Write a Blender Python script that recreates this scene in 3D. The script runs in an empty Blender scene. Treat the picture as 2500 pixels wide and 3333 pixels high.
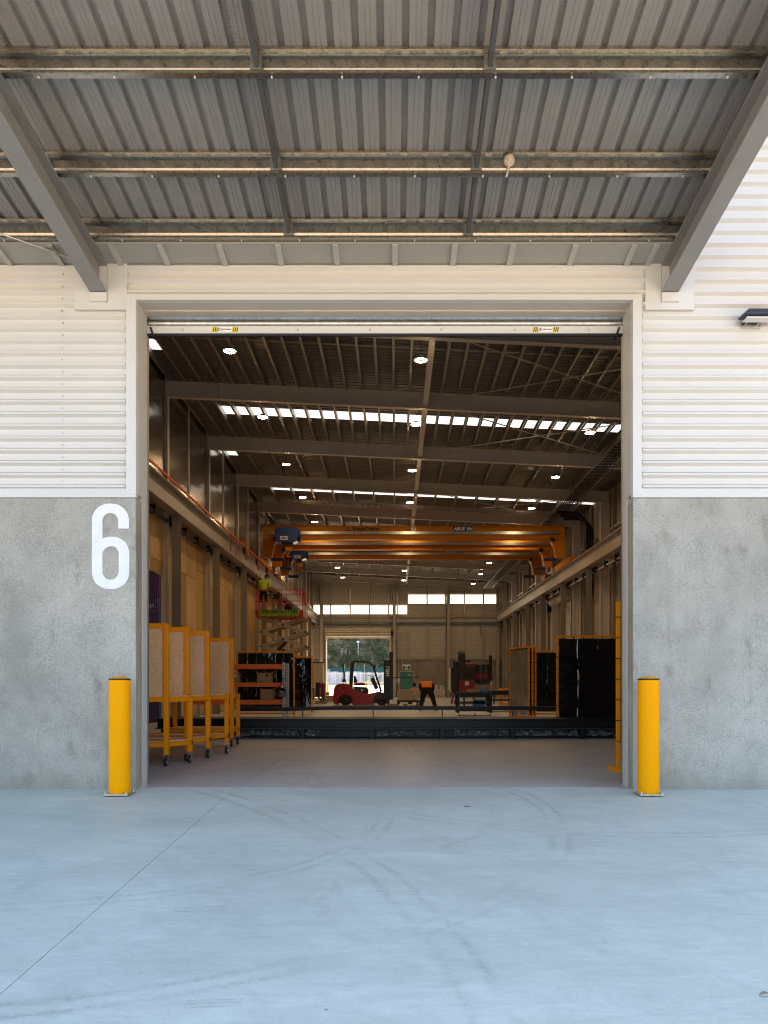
import bpy, bmesh, math, random
from mathutils import Vector, Matrix
random.seed(7)
R = math.radians
scene = bpy.context.scene
C = scene.collection

# ------------------------------------------------------------------ camera, sky, sun, exposure
EYE, F = 1.118, 2600.0
cam_d = bpy.data.cameras.new("camera"); cam = bpy.data.objects.new("camera", cam_d); C.objects.link(cam)
cam.location = (0, 0, EYE); cam.rotation_euler = (R(90), 0, 0)
cam_d.sensor_fit = 'VERTICAL'; cam_d.sensor_height = 36.0; cam_d.lens = 36.0 * F / 3333.0
cam_d.shift_x = -38 / 3333.0 * 1.0; cam_d.shift_y = (2226 - 1666.5) / 3333.0
cam_d.clip_start = 0.05; cam_d.clip_end = 2000
scene.camera = cam

SUN_EL, SUN_AZ = 48.0, 28.0          # azimuth measured from +Y (behind the hall) towards +X
world = bpy.data.worlds.new("World"); scene.world = world; world.use_nodes = True
wn = world.node_tree.nodes; wl = world.node_tree.links
bg = wn["Background"]; sky = wn.new("ShaderNodeTexSky"); sky.sky_type = 'NISHITA'; sky.sun_disc = False
sky.sun_elevation = R(SUN_EL); sky.sun_rotation = R(SUN_AZ); sky.dust_density = 1.5; sky.air_density = 1.0; sky.ozone_density = 0.3
wl.new(sky.outputs[0], bg.inputs[0]); bg.inputs[1].default_value = 0.15
sl = bpy.data.lights.new("sun", 'SUN'); sun = bpy.data.objects.new("sun", sl); C.objects.link(sun)
sl.energy = 5.0; sl.angle = R(0.53); sl.color = (1.0, 0.80, 0.56)
sdir = Vector((math.sin(R(SUN_AZ)) * math.cos(R(SUN_EL)), math.cos(R(SUN_AZ)) * math.cos(R(SUN_EL)), math.sin(R(SUN_EL))))
sun.rotation_euler = sdir.to_track_quat('Z', 'Y').to_euler()
vs = scene.view_settings; vs.view_transform = 'Standard'; vs.look = 'None'; vs.gamma = 1.0; vs.exposure = 1.9
scene.render.engine = 'CYCLES'
cy = scene.cycles
cy.use_denoising = True; cy.pixel_filter_type = 'BLACKMAN_HARRIS'; cy.filter_width = 1.1; cy.max_bounces = 8; cy.diffuse_bounces = 5; cy.glossy_bounces = 4; cy.transmission_bounces = 6
cy.sample_clamp_indirect = 6.0; cy.caustics_reflective = False; cy.caustics_refractive = False; cy.use_light_tree = True
LAMP_POWER, LAMP_COL = 80.0, (1.0, 0.67, 0.36)

# ------------------------------------------------------------------ materials
def nodes_of(m):
    m.use_nodes = True
    return m.node_tree.nodes, m.node_tree.links, m.node_tree.nodes["Principled BSDF"]
def mat(name, col, rough=0.5, metal=0.0, var=0.12, vscale=3.0, bump=0.0, bscale=60.0, spec=0.5, stretch=(1, 1, 1), coat=0.0, fine=0.0):
    m = bpy.data.materials.new(name); n, l, b = nodes_of(m)
    b.inputs["Roughness"].default_value = rough; b.inputs["Metallic"].default_value = metal
    b.inputs["Specular IOR Level"].default_value = spec
    if coat: b.inputs["Coat Weight"].default_value = coat; b.inputs["Coat Roughness"].default_value = 0.12
    g = n.new("ShaderNodeNewGeometry"); mp = n.new("ShaderNodeMapping"); mp.inputs["Scale"].default_value = stretch
    l.new(g.outputs["Position"], mp.inputs["Vector"])
    t = n.new("ShaderNodeTexNoise"); t.inputs["Scale"].default_value = vscale; t.inputs["Detail"].default_value = 6; t.inputs["Roughness"].default_value = 0.62
    l.new(mp.outputs[0], t.inputs["Vector"])
    r = n.new("ShaderNodeValToRGB"); e = r.color_ramp.elements
    e[0].position = 0.3; e[1].position = 0.72
    e[0].color = (*[c * (1 - var) for c in col], 1); e[1].color = (*[min(1, c * (1 + var)) for c in col], 1)
    l.new(t.outputs["Fac"], r.inputs["Fac"]); l.new(r.outputs["Color"], b.inputs["Base Color"])
    mr = n.new("ShaderNodeMapRange"); mr.inputs["To Min"].default_value = max(0.02, rough * 0.82); mr.inputs["To Max"].default_value = min(1, rough * 1.22)
    l.new(t.outputs["Fac"], mr.inputs["Value"]); l.new(mr.outputs[0], b.inputs["Roughness"])
    if bump:
        t2 = n.new("ShaderNodeTexNoise"); t2.inputs["Scale"].default_value = bscale; t2.inputs["Detail"].default_value = 3
        l.new(mp.outputs[0], t2.inputs["Vector"])
        bp = n.new("ShaderNodeBump"); bp.inputs["Strength"].default_value = bump; bp.inputs["Distance"].default_value = 0.01
        l.new(t2.outputs["Fac"], bp.inputs["Height"]); l.new(bp.outputs[0], b.inputs["Normal"])
    return m
def emat(name, col, strength):
    m = bpy.data.materials.new(name); n, l, b = nodes_of(m)
    b.inputs["Base Color"].default_value = (*[min(c, .8) for c in col], 1)
    b.inputs["Emission Color"].default_value = (*col, 1); b.inputs["Emission Strength"].default_value = strength
    return m
def tmat(name, col, rough=0.4):          # translucent sheet
    m = bpy.data.materials.new(name); n, l, b = nodes_of(m)
    tr = n.new("ShaderNodeBsdfTranslucent"); tr.inputs[0].default_value = (*col, 1)
    mx = n.new("ShaderNodeMixShader"); mx.inputs[0].default_value = 0.75
    b.inputs["Base Color"].default_value = (*col, 1); b.inputs["Roughness"].default_value = rough
    l.new(b.outputs[0], mx.inputs[1]); l.new(tr.outputs[0], mx.inputs[2])
    l.new(mx.outputs[0], n["Material Output"].inputs[0])
    return m
def mixnode(n, l, a, b, fac, mode='MIX'):
    x = n.new("ShaderNodeMix"); x.data_type = 'RGBA'; x.blend_type = mode
    for s, v in ((x.inputs[6], a), (x.inputs[7], b), (x.inputs[0], fac)):
        if hasattr(v, "links") or hasattr(v, "is_linked"): l.new(v, s)
        elif isinstance(v, (int, float)): s.default_value = v
        else: s.default_value = (*v, 1)
    return x.outputs[2]
def math_n(n, l, op, a, b=None, c=None):
    x = n.new("ShaderNodeMath"); x.operation = op
    for i, v in enumerate((a, b, c)):
        if v is None: continue
        if isinstance(v, (int, float)): x.inputs[i].default_value = v
        else: l.new(v, x.inputs[i])
    return x.outputs[0]
def ramp(n, l, fac, p0, p1, c0=(0, 0, 0), c1=(1, 1, 1)):
    r = n.new("ShaderNodeValToRGB"); e = r.color_ramp.elements
    e[0].position, e[1].position = p0, p1; e[0].color = (*c0, 1); e[1].color = (*c1, 1)
    l.new(fac, r.inputs[0]); return r.outputs[0]
def noise(n, l, vec, scale, detail=6, rough=0.6, stretch=None, dist=0.0):
    if stretch:
        mp = n.new("ShaderNodeMapping"); mp.inputs["Scale"].default_value = stretch; l.new(vec, mp.inputs[0]); vec = mp.outputs[0]
    t = n.new("ShaderNodeTexNoise"); t.inputs["Scale"].default_value = scale; t.inputs["Detail"].default_value = detail
    t.inputs["Roughness"].default_value = rough; t.inputs["Distortion"].default_value = dist
    l.new(vec, t.inputs["Vector"]); return t.outputs["Fac"]

def concrete_wall_mat(name, tint):
    m = bpy.data.materials.new(name); n, l, b = nodes_of(m)
    pos = n.new("ShaderNodeNewGeometry").outputs["Position"]
    big = noise(n, l, pos, 0.9, 5, 0.62, (1, 1, 0.7), 0.4)
    base = ramp(n, l, big, 0.32, 0.7, [c * 0.74 for c in tint], [c * 1.20 for c in tint])
    # pitted surface: elongated little hollows
    w = noise(n, l, pos, 5, 3)
    mp = n.new("ShaderNodeMapping"); mp.inputs["Scale"].default_value = (1, 1, 0.62); mp.inputs["Rotation"].default_value = (0, 0.5, 0)
    l.new(pos, mp.inputs[0])
    v = n.new("ShaderNodeTexVoronoi"); v.inputs["Scale"].default_value = 100; v.inputs["Randomness"].default_value = 1.0
    l.new(mp.outputs[0], v.inputs["Vector"])
    thr = math_n(n, l, 'MULTIPLY', w, 0.88)
    pit = math_n(n, l, 'SUBTRACT', thr, v.outputs["Distance"])
    pitm = ramp(n, l, pit, 0.0, 0.12)
    fine = noise(n, l, pos, 90, 3, 0.7)
    c1 = mixnode(n, l, base, [c * 0.56 for c in tint], math_n(n, l, 'MULTIPLY', pitm, 0.50))
    c2 = mixnode(n, l, c1, ramp(n, l, fine, 0.3, 0.7, (0.78,) * 3, (1.1,) * 3), 0.8, 'MULTIPLY')
    streak = ramp(n, l, noise(n, l, pos, 1.6, 7, 0.7, (2.2, 1, 0.35), 0.8), 0.60, 0.78)
    c3 = mixnode(n, l, c2, [tint[0] * 0.62, tint[1] * 0.61, tint[2] * 0.57], math_n(n, l, 'MULTIPLY', streak, 0.8))
    spot = ramp(n, l, noise(n, l, pos, 2.6, 5, 0.6, (1.3, 1, 0.8)), 0.58, 0.76)
    c4 = mixnode(n, l, c3, [tint[0] * 0.48, tint[1] * 0.46, tint[2] * 0.42], math_n(n, l, 'MULTIPLY', spot, 0.9))
    sepz = n.new("ShaderNodeSeparateXYZ"); l.new(pos, sepz.inputs[0])
    low = math_n(n, l, 'SUBTRACT', noise(n, l, pos, 2.3, 6, 0.7, (1.5, 1, 0.6)), math_n(n, l, 'MULTIPLY', sepz.outputs[2], 1.1))
    c4 = mixnode(n, l, c4, [tint[0] * 0.60, tint[1] * 0.58, tint[2] * 0.50], math_n(n, l, 'MULTIPLY', ramp(n, l, low, 0.25, 0.6), 0.6))
    l.new(c4, b.inputs["Base Color"]); b.inputs["Roughness"].default_value = 0.82; b.inputs["Specular IOR Level"].default_value = 0.25
    bp = n.new("ShaderNodeBump"); bp.inputs["Strength"].default_value = 0.5; bp.inputs["Distance"].default_value = 0.006; bp.invert = True
    l.new(pitm, bp.inputs["Height"]); l.new(bp.outputs[0], b.inputs["Normal"])
    return m
def slab_mat(name, tint, rough=0.55):
    m = bpy.data.materials.new(name); n, l, b = nodes_of(m)
    pos = n.new("ShaderNodeNewGeometry").outputs["Position"]
    sep = n.new("ShaderNodeSeparateXYZ"); l.new(pos, sep.inputs[0])
    X, Y = sep.outputs[0], sep.outputs[1]
    big = noise(n, l, pos, 0.55, 6, 0.62, (0.8, 1.2, 1), 0.9)
    base = ramp(n, l, big, 0.30, 0.72, [c * 0.86 for c in tint], [c * 1.08 for c in tint])
    br1 = noise(n, l, pos, 2.2, 9, 0.74, (0.7, 2.1, 1), 1.1)
    mpr = n.new("ShaderNodeMapping"); mpr.inputs["Rotation"].default_value = (0, 0, 0.9); l.new(pos, mpr.inputs[0])
    br2 = noise(n, l, mpr.outputs[0], 1.5, 9, 0.74, (0.5, 2.4, 1), 1.3)
    br3 = noise(n, l, pos, 9.0, 9, 0.8, (0.45, 2.2, 1), 0.6)
    brush = math_n(n, l, 'ADD', math_n(n, l, 'MULTIPLY', br1, 0.38), math_n(n, l, 'ADD', math_n(n, l, 'MULTIPLY', br2, 0.24), math_n(n, l, 'MULTIPLY', br3, 0.38)))
    c1 = mixnode(n, l, base, ramp(n, l, brush, 0.36, 0.64, (0.80, 0.805, 0.80), (1.11,) * 3), 1.0, 'MULTIPLY')
    fine = noise(n, l, pos, 70, 4, 0.8)
    c2 = mixnode(n, l, c1, ramp(n, l, fine, 0.25, 0.75, (0.86,) * 3, (1.08,) * 3), 0.9, 'MULTIPLY')
    # worn dark travelled band and scuffs
    scuff = ramp(n, l, noise(n, l, pos, 1.1, 9, 0.75, (1.6, 0.6, 1), 1.4), 0.55, 0.72)
    c3 = mixnode(n, l, c2, [c * 0.68 for c in tint], math_n(n, l, 'MULTIPLY', scuff, 0.6))
    # tyre tracks: pairs of thin arcs
    arcs = [(-2.6, 7.2, 3.95), (-2.6, 7.2, 4.08), (-2.5, 7.0, 2.32), (-2.5, 7.0, 2.44), (2.2, 9.6, 3.1), (2.2, 9.6, 3.24), (-9.0, 2.0, 9.4), (-9.0, 2.0, 9.58), (6.5, 14.0, 6.2), (6.5, 14.0, 6.34)]
    tot = None
    wob = math_n(n, l, 'MULTIPLY', noise(n, l, pos, 0.8, 2), 0.12)
    for cx, cy_, rr in arcs:
        dx = math_n(n, l, 'SUBTRACT', X, cx); dy = math_n(n, l, 'SUBTRACT', Y, cy_)
        d = math_n(n, l, 'SQRT', math_n(n, l, 'ADD', math_n(n, l, 'MULTIPLY', dx, dx), math_n(n, l, 'MULTIPLY', dy, dy)))
        d = math_n(n, l, 'ABSOLUTE', math_n(n, l, 'SUBTRACT', math_n(n, l, 'ADD', d, wob), rr + 0.06))
        k = math_n(n, l, 'SUBTRACT', 1.0, math_n(n, l, 'DIVIDE', d, 0.045))
        k.node.use_clamp = True
        tot = k if tot is None else math_n(n, l, 'MAXIMUM', tot, k)
    tread = ramp(n, l, noise(n, l, pos, 26, 2, 0.5), 0.42, 0.6)
    fade = ramp(n, l, noise(n, l, pos, 0.7, 3), 0.42, 0.62)
    tm = math_n(n, l, 'MULTIPLY', math_n(n, l, 'MULTIPLY', tot, fade), math_n(n, l, 'ADD', math_n(n, l, 'MULTIPLY', tread, 0.38), 0.22))
    c4 = mixnode(n, l, c3, [c * 0.45 for c in tint], tm)
    for (cx, cy_, ang, LL, WW) in ((-1.13, 4.60, .10, .30, .11), (-.77, 3.38, .08, .24, .09), (.5, 6.2, .9, .5, .10)):
        dx = math_n(n, l, 'SUBTRACT', X, cx); dy = math_n(n, l, 'SUBTRACT', Y, cy_)
        u = math_n(n, l, 'ADD', math_n(n, l, 'MULTIPLY', dx, math.cos(ang)), math_n(n, l, 'MULTIPLY', dy, math.sin(ang)))
        v_ = math_n(n, l, 'SUBTRACT', math_n(n, l, 'MULTIPLY', dy, math.cos(ang)), math_n(n, l, 'MULTIPLY', dx, math.sin(ang)))
        mu = math_n(n, l, 'LESS_THAN', math_n(n, l, 'ABSOLUTE', u), LL / 2); mv = math_n(n, l, 'LESS_THAN', math_n(n, l, 'ABSOLUTE', v_), WW / 2)
        st_ = math_n(n, l, 'GREATER_THAN', math_n(n, l, 'SINE', math_n(n, l, 'MULTIPLY', v_, 190.0)), -.35)
        k = math_n(n, l, 'MULTIPLY', math_n(n, l, 'MULTIPLY', mu, mv), math_n(n, l, 'MULTIPLY', st_, math_n(n, l, 'ADD', math_n(n, l, 'MULTIPLY', tread, .25), .12)))
        c4 = mixnode(n, l, c4, [c * 0.4 for c in tint], k)
    spk = n.new("ShaderNodeTexVoronoi"); spk.inputs["Scale"].default_value = 3.2; l.new(pos, spk.inputs["Vector"])
    sp = ramp(n, l, spk.outputs["Distance"], 0.018, 0.03, (1, 1, 1), (0, 0, 0))
    c5 = mixnode(n, l, c4, (0.06, 0.05, 0.045), math_n(n, l, 'MULTIPLY', sp, 0.7))
    l.new(c5, b.inputs["Base Color"])
    mr = n.new("ShaderNodeMapRange"); mr.inputs["To Min"].default_value = rough * 0.8; mr.inputs["To Max"].default_value = min(1, rough * 1.25)
    l.new(brush, mr.inputs[0]); l.new(mr.outputs[0], b.inputs["Roughness"]); b.inputs["Specular IOR Level"].default_value = 0.4
    bp = n.new("ShaderNodeBump"); bp.inputs["Strength"].default_value = 0.12; bp.inputs["Distance"].default_value = 0.004
    l.new(fine, bp.inputs["Height"]); l.new(bp.outputs[0], b.inputs["Normal"])
    return m
def plywood_mat(name, a, c):
    m = bpy.data.materials.new(name); n, l, b = nodes_of(m)
    pos = n.new("ShaderNodeNewGeometry").outputs["Position"]
    g = noise(n, l, pos, 1.4, 5, 0.6, (2.0, 2.0, 0.9), 3.2)
    wv = math_n(n, l, 'FRACT', math_n(n, l, 'MULTIPLY', g, 9.0))
    tri = math_n(n, l, 'ABSOLUTE', math_n(n, l, 'SUBTRACT', wv, 0.5))
    col = mixnode(n, l, a, c, ramp(n, l, tri, 0.05, 0.48))
    blot = noise(n, l, pos, 0.6, 4)
    col = mixnode(n, l, col, ramp(n, l, blot, 0.3, 0.7, (0.78,) * 3, (1.12,) * 3), 0.9, 'MULTIPLY')
    l.new(col, b.inputs["Base Color"]); b.inputs["Roughness"].default_value = 0.7; b.inputs["Specular IOR Level"].default_value = 0.08
    return m
def foil_mat(name):
    m = bpy.data.materials.new(name); n, l, b = nodes_of(m)
    pos = n.new("ShaderNodeNewGeometry").outputs["Position"]
    fine = noise(n, l, pos, 5.5, 8, 0.8, (1, 4.0, 0.7))
    l.new(ramp(n, l, fine, 0.30, 0.72, (0.15, 0.13, 0.11), (0.58, 0.52, 0.45)), b.inputs["Base Color"])
    b.inputs["Metallic"].default_value = 0.8
    mr = n.new("ShaderNodeMapRange"); mr.inputs["To Min"].default_value = 0.09; mr.inputs["To Max"].default_value = 0.28
    l.new(fine, mr.inputs[0]); l.new(mr.outputs[0], b.inputs["Roughness"])
    wv = noise(n, l, pos, 1.1, 3, 0.5, (1, 0.5, 2.6))
    bp = n.new("ShaderNodeBump"); bp.inputs["Strength"].default_value = 0.30; bp.inputs["Distance"].default_value = 0.03
    l.new(wv, bp.inputs["Height"]); l.new(bp.outputs[0], b.inputs["Normal"])
    return m
def vinyl_mat(name):
    m = bpy.data.materials.new(name); n, l, b = nodes_of(m)
    pos = n.new("ShaderNodeNewGeometry").outputs["Position"]
    b.inputs["Base Color"].default_value = (0.006, 0.006, 0.007, 1)
    b.inputs["Roughness"].default_value = 0.08; b.inputs["Specular IOR Level"].default_value = 0.55
    wv = noise(n, l, pos, 5.0, 4, 0.55)
    bp = n.new("ShaderNodeBump"); bp.inputs["Strength"].default_value = 0.22; bp.inputs["Distance"].default_value = 0.02
    l.new(wv, bp.inputs["Height"]); l.new(bp.outputs[0], b.inputs["Normal"])
    return m
def clear_strip_mat(name, col):
    m = bpy.data.materials.new(name); n, l, b = nodes_of(m)
    b.inputs["Base Color"].default_value = (*col, 1); b.inputs["Roughness"].default_value = 0.12
    b.inputs["Transmission Weight"].default_value = 0.35; b.inputs["IOR"].default_value = 1.3
    return m

M = {}
M['apron'] = slab_mat("concrete_apron", (0.63, 0.675, 0.595))
M['floor'] = slab_mat("concrete_floor", (0.575, 0.565, 0.545), 0.38)
M['joint'] = mat("joint_sealant", (0.10, 0.075, 0.06), 0.9)
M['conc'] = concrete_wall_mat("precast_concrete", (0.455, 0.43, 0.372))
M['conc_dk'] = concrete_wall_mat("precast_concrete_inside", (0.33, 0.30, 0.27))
M['edge'] = mat("cast_edge", (0.36, 0.29, 0.21), 0.85, var=0.3, vscale=6, stretch=(1, 1, .3))
M['white'] = mat("white_steel", (0.66, 0.63, 0.585), 0.36, var=0.03, vscale=1.2)
M['trim'] = mat("white_flashing", (0.66, 0.63, 0.59), 0.34, var=0.03, vscale=1.5)
M['jamb'] = mat("grey_jamb", (0.57, 0.52, 0.455), 0.42, var=0.05)
M['soffit'] = mat("grey_soffit", (0.34, 0.325, 0.29), 0.4, var=0.04)
M['soffit_strip'] = mat("soffit_strip", (0.43, 0.41, 0.37), 0.4, var=0.04)
M['galv'] = mat("galvanised", (0.52, 0.52, 0.50), 0.30, 0.95, 0.25, 22)
M['galv_purlin'] = mat("galvanised_purlin", (0.45, 0.43, 0.38), 0.28, 1.0, 0.22, 30)
M['galv_dull'] = mat("galvanised_dull", (0.42, 0.41, 0.39), 0.42, 0.85, 0.2, 14)
M['wire'] = mat("netting_wire", (0.42, 0.40, 0.36), 0.5, 0.4)
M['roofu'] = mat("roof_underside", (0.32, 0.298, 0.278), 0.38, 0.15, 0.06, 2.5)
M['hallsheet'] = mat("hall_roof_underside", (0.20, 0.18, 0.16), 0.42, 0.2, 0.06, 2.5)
M['beam'] = mat("grey_beam_paint", (0.245, 0.235, 0.225), 0.42, var=0.07, vscale=2.5)
M['frame'] = mat("frame_paint", (0.66, 0.62, 0.58), 0.5, var=0.08)
M['colm'] = mat("crane_column_paint", (0.25, 0.23, 0.205), 0.5, var=0.08)
M['runway'] = mat("runway_paint", (0.37, 0.335, 0.295), 0.38, var=0.10)
M['lining'] = mat("wall_lining", (0.40, 0.325, 0.26), 0.7, var=0.10, vscale=1.2)
M['clad_in'] = mat("cladding_inside", (0.58, 0.55, 0.49), 0.5, var=0.05)
M['ply'] = plywood_mat("plywood_wall", (0.72, 0.48, 0.235), (0.57, 0.36, 0.16))
M['ply_b'] = plywood_mat("plywood_wall_pale", (0.80, 0.56, 0.30), (0.66, 0.44, 0.21))
M['ply_c'] = plywood_mat("plywood_wall_deep", (0.58, 0.37, 0.17), (0.46, 0.28, 0.115))
M['ply2'] = plywood_mat("plywood_panel", (0.84, 0.49, 0.255), (0.72, 0.40, 0.195))
M['foil'] = foil_mat("foil_lining")
M['trans'] = tmat("translucent_sheet", (0.32, 0.335, 0.345))
M['winpane'] = tmat("translucent_window", (0.74, 0.75, 0.74))
M['yellow'] = mat("bollard_yellow", (1.0, 0.38, 0.0), 0.5, var=0.02, spec=0.06)
M['yframe'] = mat("yellow_frame", (0.88, 0.27, 0.001), 0.45, var=0.05, spec=0.2)
M['rubber'] = mat("black_rubber", (0.010, 0.010, 0.010), 0.6)
M['black'] = mat("black_paint", (0.004, 0.004, 0.0045), 0.38)
M['steel_blk'] = mat("dark_primer", (0.006, 0.006, 0.0065), 0.42, var=0.35, vscale=5, spec=0.32)
M['plastic'] = mat("crumpled_plastic", (0.16, 0.16, 0.16), 0.22, var=0.9, vscale=7, bump=0.8, bscale=20)
M['rod'] = mat("rod_zinc", (0.62, 0.58, 0.50), 0.45, 0.2)
M['vinyl'] = vinyl_mat("black_vinyl")
M['vinyl_sheen'] = mat("vinyl_painted_sheen", (0.30, 0.30, 0.30), 0.22, 0.6, var=0.12, bump=0.4, bscale=9)  # black vinyl seen obliquely: its grey shiny reflection is put into the colour
M['strip'] = clear_strip_mat("violet_strip", (0.10, 0.06, 0.20))
M['orange'] = mat("rack_orange", (0.78, 0.15, 0.015), 0.45, var=0.06)
M['crane'] = mat("crane_orange", (0.58, 0.205, 0.003), 0.45, var=0.05, spec=0.2)
M['cond'] = mat("conductor_orange", (0.92, 0.15, 0.012), 0.5, spec=0.2)
M['blue'] = mat("hoist_blue", (0.012, 0.045, 0.17), 0.35, coat=0.3)
M['red'] = mat("forklift_red", (0.30, 0.003, 0.003), 0.30, var=0.06, spec=0.35, coat=0.15)
M['mred'] = mat("machine_red", (0.20, 0.006, 0.008), 0.4)
M['dgrey'] = mat("dark_machine_grey", (0.013, 0.012, 0.012), 0.45)
M['mgrey'] = mat("mid_grey", (0.08, 0.08, 0.08), 0.5)
M['lime'] = mat("lime_banner", (0.22, 0.42, 0.03), 0.45, var=0.05)
M['lred'] = mat("lift_red", (0.45, 0.018, 0.012), 0.4)
M['lbeige'] = mat("lift_arm", (0.42, 0.37, 0.28), 0.4)
M['hiviz'] = mat("hi_vis_yellow", (0.48, 0.62, 0.03), 0.8, var=0.08)
M['hiorange'] = mat("hi_vis_orange", (0.85, 0.19, 0.015), 0.8, var=0.08)
M['navy'] = mat("navy_cloth", (0.004, 0.0045, 0.007), 0.85)
M['skin'] = mat("skin", (0.42, 0.24, 0.16), 0.55)
M['hair'] = mat("dark_hair", (0.02, 0.014, 0.01), 0.6)
M['card'] = mat("cardboard", (0.36, 0.23, 0.125), 0.8, var=0.1, vscale=6)
M['wood'] = mat("timber", (0.34, 0.22, 0.12), 0.75, var=0.25, vscale=7, stretch=(1, 1, 3))
M['pale'] = mat("pale_timber", (0.44, 0.36, 0.27), 0.7, var=0.35, vscale=6, stretch=(3, 1, .6))
M['paper'] = mat("white_paper", (0.72, 0.72, 0.70), 0.7)
M['navyp'] = mat("plate_navy", (0.012, 0.03, 0.10), 0.4)
M['whitep'] = mat("sign_white", (0.88, 0.87, 0.85), 0.45, var=0.02)
M['paint6'] = mat("wall_paint_white", (0.84, 0.83, 0.81), 0.55, var=0.05, vscale=9, bump=0.5, bscale=70)
M['ink'] = mat("black_ink", (0.008, 0.008, 0.008), 0.5)
M['hazy'] = mat("sticker_yellow", (0.85, 0.62, 0.01), 0.4)
M['teal'] = mat("teal_door", (0.05, 0.22, 0.21), 0.4)
M['green'] = mat("exit_green", (0.0, 0.22, 0.08), 0.4)
M['bluep'] = mat("pipe_blue", (0.07, 0.14, 0.24), 0.4)
M['lblue'] = mat("bright_blue", (0.04, 0.20, 0.42), 0.5)
M['amber'] = mat("amber_lens", (0.6, 0.16, 0.01), 0.25)
M['cream'] = mat("cream_cabinet", (0.62, 0.58, 0.48), 0.5)
M['lamp_body'] = mat("lamp_body", (0.03, 0.03, 0.03), 0.4)
M['lamp_on'] = emat("lamp_ring_lit", LAMP_COL, LAMP_POWER)
M['flood'] = mat("flood_housing", (0.018, 0.024, 0.038), 0.35)
M['lens'] = mat("flood_lens", (0.7, 0.68, 0.62), 0.2)
M['ground'] = mat("yard_gravel", (0.46, 0.36, 0.255), 0.95, var=0.2, vscale=0.8, bump=0.4, bscale=30)
M['hill'] = mat("hill_earth", (0.24, 0.175, 0.09), 0.95, var=0.35, vscale=0.25)
M['leafA'] = mat("bush_leaf", (0.105, 0.125, 0.048), 0.7, var=0.6, vscale=0.6)
M['plume'] = mat("pampas_plume", (0.26, 0.19, 0.15), 0.9)
M['reed'] = mat("pampas_leaf", (0.10, 0.12, 0.05), 0.8, var=0.3)
M['fencew'] = mat("fence_white", (0.72, 0.72, 0.70), 0.5)
M['mesh_green'] = mat("shade_cloth", (0.03, 0.10, 0.08), 0.8)
M['tank'] = mat("tank_grey", (0.36, 0.40, 0.42), 0.6)
M['sensor'] = mat("sensor_shell", (0.60, 0.50, 0.40), 0.7, var=0.2, vscale=40, bump=0.4, bscale=60)

# ------------------------------------------------------------------ mesh building
ORD = ["first", "second", "third", "fourth", "fifth", "sixth", "seventh", "eighth", "ninth", "tenth", "eleventh", "twelfth"]
BASE = {}
def P(px, py, Y):
    return Vector(((px - 1288) * Y / F, Y, EYE + (2226 - py) * Y / F))
def thing(name, label, cat, loc=(0, 0, 0), group=None, kind=None):
    o = bpy.data.objects.new(name, None); C.objects.link(o); o.location = loc
    o.empty_display_size = 0.2
    tag(o, label, cat, group, kind); BASE[o] = Vector(loc); return o
def tag(o, label=None, cat=None, group=None, kind=None):
    if label: o['label'] = label
    if cat: o['category'] = cat
    if group: o['group'] = group
    if kind: o['kind'] = kind
    return o
def link(name, me, parent=None):
    o = bpy.data.objects.new(name, me); C.objects.link(o)
    if parent is not None:
        o.parent = parent
        if parent in BASE: o.matrix_parent_inverse = Matrix.Translation(-BASE[parent])
    return o
def copy_tree(o, parent=None):
    c = o.copy(); C.objects.link(c)
    if parent is not None: c.parent = parent; c.matrix_parent_inverse = o.matrix_parent_inverse.copy()
    for ch in list(o.children): copy_tree(ch, c)
    return c
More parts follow.
